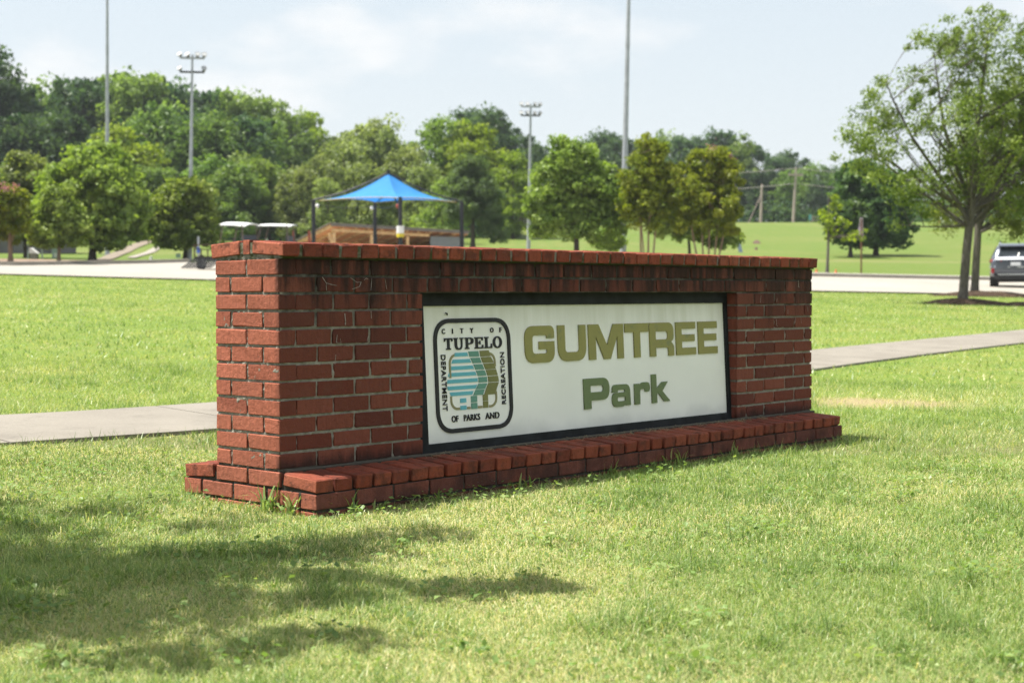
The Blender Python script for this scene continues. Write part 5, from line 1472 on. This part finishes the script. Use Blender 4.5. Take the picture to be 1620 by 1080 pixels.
# bare earth scar, dry bank
m_dry = simple_mat('dry_bank', (.24, .205, .13), .95, var=.25, scale=.4); m_earth = simple_mat('bare_earth', (.11, .075, .055), .95, var=.3, scale=2)
ribbon('dry_bank', m_dry, [(44, 192), (56, 188), (70, 188), (84, 190)], [4, 12, 14, 14], lift=.10)
def mound(label, u, v, ru, rv, h, seed):
    p = hit(u, v); rg = random.Random(seed); n = 18; mb = MB(); vs = [(0, 0, h)]; k = p.y/FPX
    for r_, z in ((.35, .85), (.7, .45), (1, -.05)):
        for i in range(n):
            a = 2*math.pi*i/n; f = r_*rg.uniform(.82, 1.15); x, y = ru*k*f*math.cos(a), ru*k*1.2*f*math.sin(a)
            vs.append((x, y, gz(p.x+x, p.y+y)-p.z + h*z*rg.uniform(.7, 1.1)))
    fs = [(0, 1+i, 1+(i+1) % n) for i in range(n)] + [(1+j*n+i, 1+(j+1)*n+i, 1+(j+1)*n+(i+1) % n, 1+j*n+(i+1) % n) for j in range(2) for i in range(n)]
    mb.add(vs, fs, True); tag(mb.build('earth_mound', m_earth, None, p), label, 'mound')
mound('bare brown earth mound on the green slope left of the utility poles', 1197, 386, 7, 4, .34, 3)
mound('small dark clod of earth just below the bare brown mound', 1196, 396, 3, 2, .26, 4)
m_bluegrey = simple_mat('board_blue_grey', (.24, .30, .42), .6, var=.1)
p = hit(1171, 400); v_ = empty('leaning_board', p, 0, 'blue grey board leaning on the slope right of the widest crape myrtle', 'board'); mb = MB(); mb.bar((.10, 0, -.3), (-.12, .1, .75), .30, .06, up=(0, 1, 0)); mb.build('board_panel', m_bluegrey, v_); mb = MB(); mb.bar((-.08, .12, .55), (.05, .5, -.2), .05, .05); mb.build('prop', m_pole, v_)
m_orange = simple_mat('cone_orange', (.62, .17, .05), .6, var=.08)
for u, lab in ((1291.5, 'small orange cone at the far kerb nearest the end of the sign'), (1322, 'small orange cone at the far kerb right of the thin young tree')):
    p = at(u, 74.8); v_ = empty('traffic_cone', p, 0, lab, 'traffic cone', 'orange cones at the far kerb')
    mb = MB(); mb.tube([(0, 0, .03), (0, 0, .30)], [.11, .02], 12); mb.build('cone_body', m_orange, v_); mb = MB(); mb.box(-.15, .15, -.15, .15, 0, .03); mb.build('base', m_orange, v_)
m_flag = simple_mat('flag_faded', (.40, .33, .38), .8, var=.3, scale=8); m_flagpost = simple_mat('post_rust', (.20, .10, .065), .8)
def flag(root, h):
    mb = MB(); n = 7; vs = []
    for i in range(n):
        t = i/(n-1); w = .07 + .09*t
        for s in (-1, 1): vs.append((s*w - .06*t, .03*math.sin(t*5+s), h - 1.0*t + .1))
    mb.add(vs, [(2*i, 2*i+1, 2*i+3, 2*i+2) for i in range(n-1)]); o = mb.build('flag', m_flag, root)
    sm = o.modifiers.new('thickness', 'SOLIDIFY'); sm.thickness = .012
post('flag_post', 'thin rust brown post with a faded drooping flag by the far kerb', 'flag', 1362, 76, 348, .07, m_flagpost, extra=flag)

# ---- vehicles
def car_paint(name, col, rough=.25):
    m, nt, b = new_mat(name); b.inputs['Base Color'].default_value = col + (1,); b.inputs['Metallic'].default_value = .55; b.inputs['Roughness'].default_value = rough
    b.inputs['Coat Weight'].default_value = .6; b.inputs['Coat Roughness'].default_value = .06
    return m
m_grey_paint = car_paint('paint_grey', (.105, .118, .148)); m_trim = simple_mat('trim_black', (.025, .025, .027), .5); m_chrome = simple_mat('chrome', (.62, .63, .65), .18, .9, var=.02)
m_tail, nt, b = new_mat('tail_red'); b.inputs['Base Color'].default_value = (.30, .015, .02, 1); b.inputs['Roughness'].default_value = .15
m_rim = simple_mat('rim', (.50, .52, .55), .4, .3, var=.05); m_plate = simple_mat('number_plate', (.62, .64, .66), .5, var=.15, scale=30)
def suv(loc, rz, label, paintm, group=None):
    root = empty('parked_suv', loc, rz, label, 'car', group)
    # cross sections from the tail (y=0) forwards: (y, floor z, sill half width, waist half width, waist z, roof half width, roof z)
    sec = [(0.00,.62,.78,.80,1.02,.70,1.04),(.03,.52,.86,.88,1.04,.74,1.08),(.16,.40,.92,.945,1.06,.735,1.16),(.42,.34,.94,.965,1.08,.71,1.56),(.75,.32,.945,.97,1.08,.70,1.665),(1.3,.31,.945,.97,1.07,.70,1.705),
           (2.2,.31,.945,.97,1.05,.70,1.70),(2.75,.31,.945,.97,1.03,.68,1.64),(3.35,.31,.94,.965,1.01,.70,1.22),(3.6,.31,.94,.96,1.0,.74,1.06),(4.3,.33,.92,.94,.93,.70,.98),(4.75,.38,.86,.88,.80,.64,.86),(4.9,.45,.76,.78,.70,.56,.76)]
    ring = []
    for y, z0, ws, ww_, zw, wr, zr in sec:
        half = [(0, z0), (ws*.8, z0), (ws, z0+.08), (ws+.012, z0+.28), (ww_, zw-.18), (ww_-.01, zw), (wr+(ww_-wr)*.18, zw+(zr-zw)*.78 + .0), (wr, zr-.03 if zr-zw > .1 else zr), (wr*.8, zr+.012), (0, zr+.03)]
        ring.append([(x, y, z) for x, z in half] + [(-x, y, z) for x, z in half[-2:0:-1]])
    n = len(ring[0]); mb = MB()
    vs = [p for r_ in ring for p in r_]
    mb.add(vs, [(i*n+k, i*n+(k+1) % n, (i+1)*n+(k+1) % n, (i+1)*n+k) for i in range(len(ring)-1) for k in range(n)] + [tuple(range(n))[::-1], tuple((len(ring)-1)*n+k for k in range(n))], True)
    body = mb.build('body', paintm, root, fix=True)
    sub = body.modifiers.new('smooth', 'SUBSURF'); sub.levels = 1; sub.render_levels = 2
    def part(name, mat, build, parent=None):
        m_ = MB(); build(m_); return m_.build(name, mat, parent or root, fix=True)
    # tailgate glass lies on the sloping tail, spoiler above it
    part('rear_window', m_glass, lambda m_: m_.add([(-.66,.135,1.17),(.66,.135,1.17),(.58,.385,1.545),(-.58,.385,1.545),(-.66,.18,1.17),(.66,.18,1.17),(.58,.43,1.545),(-.58,.43,1.545)], [(0,1,2,3),(7,6,5,4),(0,4,5,1),(1,5,6,2),(2,6,7,3),(3,7,4,0)]))
    part('rear_wiper', m_white, lambda m_: (m_.bar((.04, .10, 1.12), (.10, .22, 1.33), .05, .02), m_.box(-.01, .09, .085, .13, 1.04, 1.14)))
    part('spoiler', paintm, lambda m_: m_.add([(-.64,.26,1.62),(.64,.26,1.62),(.66,.62,1.70),(-.66,.62,1.70),(-.62,.24,1.575),(.62,.24,1.575),(.66,.62,1.64),(-.66,.62,1.64)], [(0,1,2,3),(7,6,5,4),(0,4,5,1),(1,5,6,2),(2,6,7,3),(3,7,4,0)]))
    part('chrome_strip', m_rim, lambda m_: m_.add([(-.78,-.02,1.07),(.78,-.02,1.07),(.74,.06,1.165),(-.74,.06,1.165),(-.78,.06,1.05),(.78,.06,1.05),(.74,.14,1.15),(-.74,.14,1.15)], [(0,1,2,3),(7,6,5,4),(0,4,5,1),(1,5,6,2),(2,6,7,3),(3,7,4,0)]))  # pale rim finish stands in for the sky reflected in the chrome
    for s in (-1, 1):
        part('tail_light', m_tail, lambda m_: m_.add([(s*.90,.12,1.09),(s*.52,.005,1.06),(s*.52,-.01,.99),(s*.90,.08,.965),(s*.965,.38,1.07),(s*.965,.36,.99)], [(0,1,2,3),(0,3,5,4)]))
        part('reflector', m_tail, lambda m_: m_.box(min(s*.80, s*.905), max(s*.80, s*.905), -.0, .10, .56, .74))
        part('side_window', m_glass, lambda m_: m_.add([(s*.945,.55,1.12),(s*.945,3.1,1.08),(s*.76,2.75,1.60),(s*.755,.75,1.61)], [(0,1,2,3)]))
        part('roof_rail', m_chrome, lambda m_: (m_.tube([(s*.60,.6,1.66),(s*.61,.7,1.755),(s*.61,1.6,1.80),(s*.60,2.4,1.765),(s*.59,2.55,1.68)], .022, 6)))
        part('mirror', paintm, lambda m_: m_.box(min(s*.90, s*1.06), max(s*.90, s*1.06), 3.05, 3.2, 1.0, 1.14))
        part('door', paintm, lambda m_: m_.box(min(s*.962, s*.972), max(s*.962, s*.972), 1.2, 2.1, .50, 1.0))
        part('bumper_corner', m_chrome, lambda m_: m_.add([(s*.96,.20,.86),(s*.74,-.02,.83),(s*.78,-.02,.76),(s*.97,.20,.77)], [(0,1,2,3)]))
    part('bumper', m_trim, lambda m_: m_.box(-.80, .80, -.035, .10, .34, .50))
    part('bumper_trim', m_chrome, lambda m_: m_.box(-.66, .66, -.05, -.03, .485, .535))
    part('number_plate', m_plate, lambda m_: m_.box(-.20, .16, -.03, -.005, .84, .97))
    part('badge', m_chrome, lambda m_: (m_.box(.04, .28, -.028, -.008, .765, .815), m_.box(-.31, -.20, -.028, -.008, .775, .815)))
    for y in (.95, 3.95):
        for s in (-1, 1): wheel(root, s*.84, y, .37, .37, .25, m_rim)
    part('underbody', m_trim, lambda m_: m_.box(-.72, .72, .3, 4.6, .24, .42))
    part('exhaust', m_dark, lambda m_: m_.tube([(.5, -.02, .30), (.5, .5, .30)], .04, 8))
    return root
p = at(1607, 56.2); p.z += .05
suv(p, R(-19.5), 'dark grey SUV seen from behind at the right edge of the photo', m_grey_paint)
p = at(1490, 170); p.z += .0
suv(p, R(-80), 'distant white car glimpsed through the leaves on the hill crest', car_paint('paint_white', (.62, .63, .64)))

# ------------------------------------------------------------------ grass
m_grass, nt, b = new_mat('grass_blades')
nt.nodes.remove(b)
nb = NB(nt)
ta = nb.node('ShaderNodeAttribute', attribute_name='tint'); pos = nb.coord('Object')
cr = nb.node('ShaderNodeValToRGB'); nb.link(ta.outputs['Fac'], cr.inputs[0])
els = cr.color_ramp.elements
els[0].position = 0; els[0].color = (.102, .165, .052, 1)
els[1].position = 1; els[1].color = (.60, .53, .31, 1)
for p_, c_ in ((.35, (.190, .290, .088, 1)), (.62, (.328, .402, .160, 1)), (.80, (.49, .48, .255, 1))):
    e = els.new(p_); e.color = c_
d = nb.node('ShaderNodeBsdfDiffuse'); t = nb.node('ShaderNodeBsdfTranslucent'); g = nb.node('ShaderNodeBsdfGlossy')
nb.link(cr.outputs[0], d.inputs['Color']); nb.link(nb.mix(1.0, cr.outputs[0], (1.3, 1.35, .6), 'MULTIPLY'), t.inputs['Color'])
g.inputs['Roughness'].default_value = .35; g.inputs['Color'].default_value = (.9, .95, .85, 1)
m1 = nb.node('ShaderNodeMixShader'); m1.inputs[0].default_value = .40; nb.link(d.outputs[0], m1.inputs[1]); nb.link(t.outputs[0], m1.inputs[2])
m2 = nb.node('ShaderNodeMixShader'); m2.inputs[0].default_value = .018; nb.link(m1.outputs[0], m2.inputs[1]); nb.link(g.outputs[0], m2.inputs[2])
nb.link(m2.outputs[0], nt.nodes['Material Output'].inputs['Surface'])

def value_noise(x, y, s, seed):
    """smooth random field for patchiness"""
    rg = np.random.default_rng(seed); n = 256; T = rg.uniform(0, 1, (n, n))
    u, v = x*s, y*s; i, j = np.floor(u).astype(int), np.floor(v).astype(int); fu, fv = smooth(u-i), smooth(v-j)
    q = lambda a, b_: T[a % n, b_ % n]
    return (q(i, j)*(1-fu)+q(i+1, j)*fu)*(1-fv) + (q(i, j+1)*(1-fu)+q(i+1, j+1)*fu)*fv
def fractal(x, y, s, seed): return (value_noise(x, y, s, seed) + .5*value_noise(x, y, s*2.1, seed+1) + .25*value_noise(x, y, s*4.3, seed+2))/1.75
def keep_off(x, y):
    """True where grass may grow"""
    c, s = math.cos(PSI), math.sin(PSI)
    dx, dy = x-ORIG.x, y-ORIG.y
    u, v = c*dx+s*dy, -s*dx+c*dy
    ok = ~((u > -.004) & (u < L_WALL+.0) & (v > -.216) & (v < .616))
    for a in range(0, len(PATH), 3):
        pass
    d2 = np.full(len(x), 9e9)
    for p in PATH[::3]: d2 = np.minimum(d2, (x-p[0])**2 + (y-p[1])**2)
    seg = np.linalg.norm(np.diff(PATH[::3], axis=0), axis=1).max()/2
    near = np.sqrt(np.maximum(0, d2))
    # true distance to the centre line for the doubtful ones
    k = np.where((near < PATH_W/2 + seg + .05))[0]
    if len(k):
        A, B = PATH[:-1], PATH[1:]
        best = np.full(len(k), 9e9)
        for a, b_ in zip(A[::1], B[::1]):
            t = np.clip(((x[k]-a[0])*(b_[0]-a[0]) + (y[k]-a[1])*(b_[1]-a[1]))/((b_-a)@(b_-a)), 0, 1)
            best = np.minimum(best, (x[k]-a[0]-t*(b_[0]-a[0]))**2 + (y[k]-a[1]-t*(b_[1]-a[1]))**2)
        ok[k] &= np.sqrt(best) > PATH_W/2 - .015 + .03*(value_noise(x[k], y[k], 9, 77)-.5)
    return ok
def blades(name, y0, y1, n, length, width, segs, seed, margin=.42, label='short mown lawn grass'):
    rg = np.random.default_rng(seed)
    y = np.sqrt(rg.uniform(y0*y0, y1*y1, n)); x = rg.uniform(-margin, margin, n)*y
    patch = fractal(x, y, 2.2, 1); big = fractal(x, y, .55, 5); dry = fractal(x, y, 1.1, 9)
    lush = fractal(x, y, 5.5, 33)
    ok = keep_off(x, y) & (y < lot_near(x)-.1)
    # worn bare strip behind the right end of the sign
    ang = np.hypot((x-2.70)/.66, (y-11.0)/.44); bare = np.exp(-ang**2*1.1)
    ok &= rg.uniform(size=n) > bare*.93
    ok &= rg.uniform(size=n) < .55 + .9*patch
    x, y, patch, big, dry, lush, bare = [a[ok] for a in (x, y, patch, big, dry, lush, bare)]; n = len(x)
    z = ground(x, y) - .004
    L = length*rg.uniform(.45, 1.25, n)*(.65 + .7*patch) * np.where(lush > .64, 1.6, 1)
    tall = rg.uniform(size=n) < .012; L = np.where(tall, L*1.9, L)
    az = rg.uniform(0, 2*math.pi, n); lean_ = np.abs(rg.normal(1.0, .48, n))
    straw = rg.uniform(size=n) < (.15 + .45*np.clip((dry-.42)*3.2, 0, 1))
    lean_ = np.where(straw, lean_ + .5, lean_); lean_ = np.clip(lean_, .05, 1.45)
    tint = np.clip(.47 + rg.normal(size=n)*.17 + (big-.5)*.5 - (lush > .62)*.17, 0, .74)
    tint = np.where(straw, rg.uniform(.72, 1, n), tint); tint = np.clip(tint + bare*.4, 0, 1)
    dx_, dy_ = np.cos(az), np.sin(az); w = width*rg.uniform(.65, 1.3, n)
    wa = az + math.pi/2 + rg.normal(size=n)*.5; wx, wy = np.cos(wa)*w/2, np.sin(wa)*w/2
    base = np.stack([x, y, z], 1); wv = np.stack([wx, wy, np.zeros(n)], 1)
    def along(t, bend): 
        a = lean_*(bend); return np.stack([dx_*np.sin(a)*L*t, dy_*np.sin(a)*L*t, np.cos(a)*L*t], 1)
    if segs == 2:
        m_ = base + along(.55, .65); tip = base + along(.55, .65)*.55 + along(.72, 1.35)
        V = np.stack([base-wv, base+wv, m_+wv*.75, m_-wv*.75, tip], 1); nv = 5
        tri = [0, 1, 2, 0, 2, 3, 3, 2, 4]
    else:
        tip = base + along(1, 1.0); V = np.stack([base-wv, base+wv, tip], 1); nv = 3; tri = [0, 1, 2]
    me = bpy.data.meshes.new(name); nt_ = len(tri)//3
    me.vertices.add(nv*n); me.vertices.foreach_set('co', V.astype(np.float32).ravel())
    idx = ((np.arange(n)*nv)[:, None] + np.array(tri)).astype(np.int32).ravel()
    me.loops.add(len(idx)); me.loops.foreach_set('vertex_index', idx)
    me.polygons.add(nt_*n); me.polygons.foreach_set('loop_start', (np.arange(nt_*n)*3).astype(np.int32))
    at_ = me.attributes.new('tint', 'FLOAT', 'POINT'); at_.data.foreach_set('value', np.repeat(tint, nv).astype(np.float32))
    me.update(calc_edges=True); me.materials.append(m_grass)
    return tag(link_mesh(name, me), label, 'grass', None, 'stuff')
blades('grass', 2.6, 4.6, 330000, .037, .0023, 2, 1, label='sunlit mown lawn in the foreground')
blades('grass', 4.6, 7.5, 330000, .039, .0029, 2, 2, label='mown lawn around the foot of the sign')
blades('grass', 7.5, 13, 300000, .042, .0052, 1, 3, label='mown lawn on both sides of the footpath')
blades('grass', 13, 46, 400000, .046, .014, 1, 4, label='open lawn between the footpath and the parking lot')

# broad leaved weeds scattered in the near lawn
def weeds():
    rg = np.random.default_rng(12); P, N, T = [], [], []
    for _ in range(260):
        y = math.sqrt(rg.uniform(9, 52)); x = rg.uniform(-.4, .4)*y
        if not keep_off(np.array([x]), np.array([y]))[0]: continue
        n = int(rg.integers(8, 30)); r_ = rg.uniform(.03, .11)
        q = rg.normal(size=(n, 2))*r_
        P.append(np.stack([x+q[:, 0], y+q[:, 1], ground(x+q[:, 0], y+q[:, 1]) + rg.uniform(.018, .05, n)], 1)); N.append(unit(rg, n)*.45 + np.array([0, 0, 1])); T.append(np.clip(rg.normal(rg.uniform(.12, .5), .08, n), 0, .7))
    P, N, T = np.concatenate(P), np.concatenate(N), np.concatenate(T); N /= np.linalg.norm(N, axis=1)[:, None]
    o = link_mesh('clover', leaf_cloud('clover', P, N, .021, rg, m_grass, .75, T)); tag(o, 'broad leaved clover and weeds scattered through the near lawn', 'weeds', None, 'stuff')
weeds()
# taller tufts hard against the bricks
def tuft(x, y, n, h, spread, seed, label, group='tufts of tall grass against the brick base'):
    w = sign_to_world(x, y, -.165); rg = np.random.default_rng(seed); mb = MB(); T = []
    for _ in range(n):
        a = rg.uniform(0, 2*math.pi); L = h*rg.uniform(.5, 1.1); b0 = Vector((rg.normal()*spread*.35, rg.normal()*spread*.35, 0)); wd = rg.uniform(.003, .0055)
        le = rg.uniform(.15, .9); side = Vector((-math.sin(a), math.cos(a), 0))*wd
        prev = None; tt_ = float(np.clip(rg.normal(.45, .14), .1, .75))
        pts = [b0 + Vector((math.cos(a)*math.sin(le*t)*L*t, math.sin(a)*math.sin(le*t)*L*t, math.cos(le*t*1.3)*L*t)) for t in (0, .35, .7, 1)]
        vs = [pts[0]-side, pts[0]+side, pts[1]+side, pts[1]-side, pts[2]+side*.7, pts[2]-side*.7, pts[3]]
        mb.add(vs, [(0,1,2,3), (3,2,4,5), (5,4,6)]); T += [tt_]*7
    me = mb.mesh('grass_tuft'); at_ = me.attributes.new('tint', 'FLOAT', 'POINT'); at_.data.foreach_set('value', np.array(T, np.float32))
    w.z = gz(w.x, w.y) - .005
    tag(link_mesh('grass_tuft', me, m_grass, None, w), label, 'grass tuft', group)
for x, y, n, h, sp, lab in [(-.03, .03, 22, .17, .06, 'biggest tuft of tall grass, under the sunlit end of the brick pier'), (-.03, -.10, 16, .13, .06, 'bent grass tuft just left of the front corner of the ledge'), (-.025, .44, 9, .09, .06, 'small grass tuft under the far corner of the sunlit brick end'),
                            (.16, -.235, 7, .15, .02, 'thin upright grass blades at the first front brick right of the corner'), (.30, -.235, 10, .09, .05, 'low grass tuft against the front base, a little right of the corner'), (.60, -.235, 9, .10, .05, 'grass tuft against the front base below the end of the left pier'),
                            (1.15, -.235, 12, .11, .06, 'grass tuft against the front base below the round emblem'), (1.75, -.235, 12, .12, .07, 'grass tuft against the front base below the word Park'), (2.25, -.24, 14, .15, .10, 'tall bent grass against the front base right of the word Park'),
                            (2.75, -.24, 12, .13, .08, 'tuft of long grass against the base below the right end of the panel'), (3.3, -.24, 9, .08, .07, 'short tuft against the base below the right pier'), (3.88, -.15, 12, .11, .06, 'grass tuft at the shaded right end of the ledge')]:
    tuft(x, y, n, h*(.72 if y < -.2 else .9), sp, int(1000+x*97+y*13), lab)
# dry clippings caught on the ledge
m_straw = simple_mat('straw', (.26, .21, .12), .9, var=.3, scale=30)
mb = MB(); rgL = random.Random(3)
for _ in range(260):
    x = rgL.choice([rgL.uniform(1.2, 3.5), rgL.gauss(3.1, .16), rgL.gauss(2.2, .3), rgL.gauss(1.1, .2)]); y = -.02 - abs(rgL.gauss(0, .035)); a = rgL.uniform(0, 3.14); l = rgL.uniform(.012, .05)
    z = -.0115 + (y+.016)*.066
    mb.bar((x, y, z+.002), (x+l*math.cos(a), min(-.004, y+l*math.sin(a)), z+.004+rgL.uniform(0, .012)), .0013, .0013)
mb.build('clippings', m_straw, sign)['kind'] = 'stuff'

# ------------------------------------------------------------------ the summer haze that pales the far trees
hz_m = bpy.data.materials.new('haze_air'); hz_m.use_nodes = True
ht = hz_m.node_tree; ht.nodes.clear()
ho = ht.nodes.new('ShaderNodeOutputMaterial'); hv = ht.nodes.new('ShaderNodeVolumePrincipled')
hv.inputs['Color'].default_value = (.86, .93, 1, 1); hv.inputs['Density'].default_value = .00021; hv.inputs['Anisotropy'].default_value = .25
ht.links.new(hv.outputs[0], ho.inputs['Volume'])
mb = MB(); mb.box(-440, 440, -60, 720, -30, 48)
tag(mb.build('haze', hz_m), 'thin summer haze over the whole park', None, None, 'stuff')
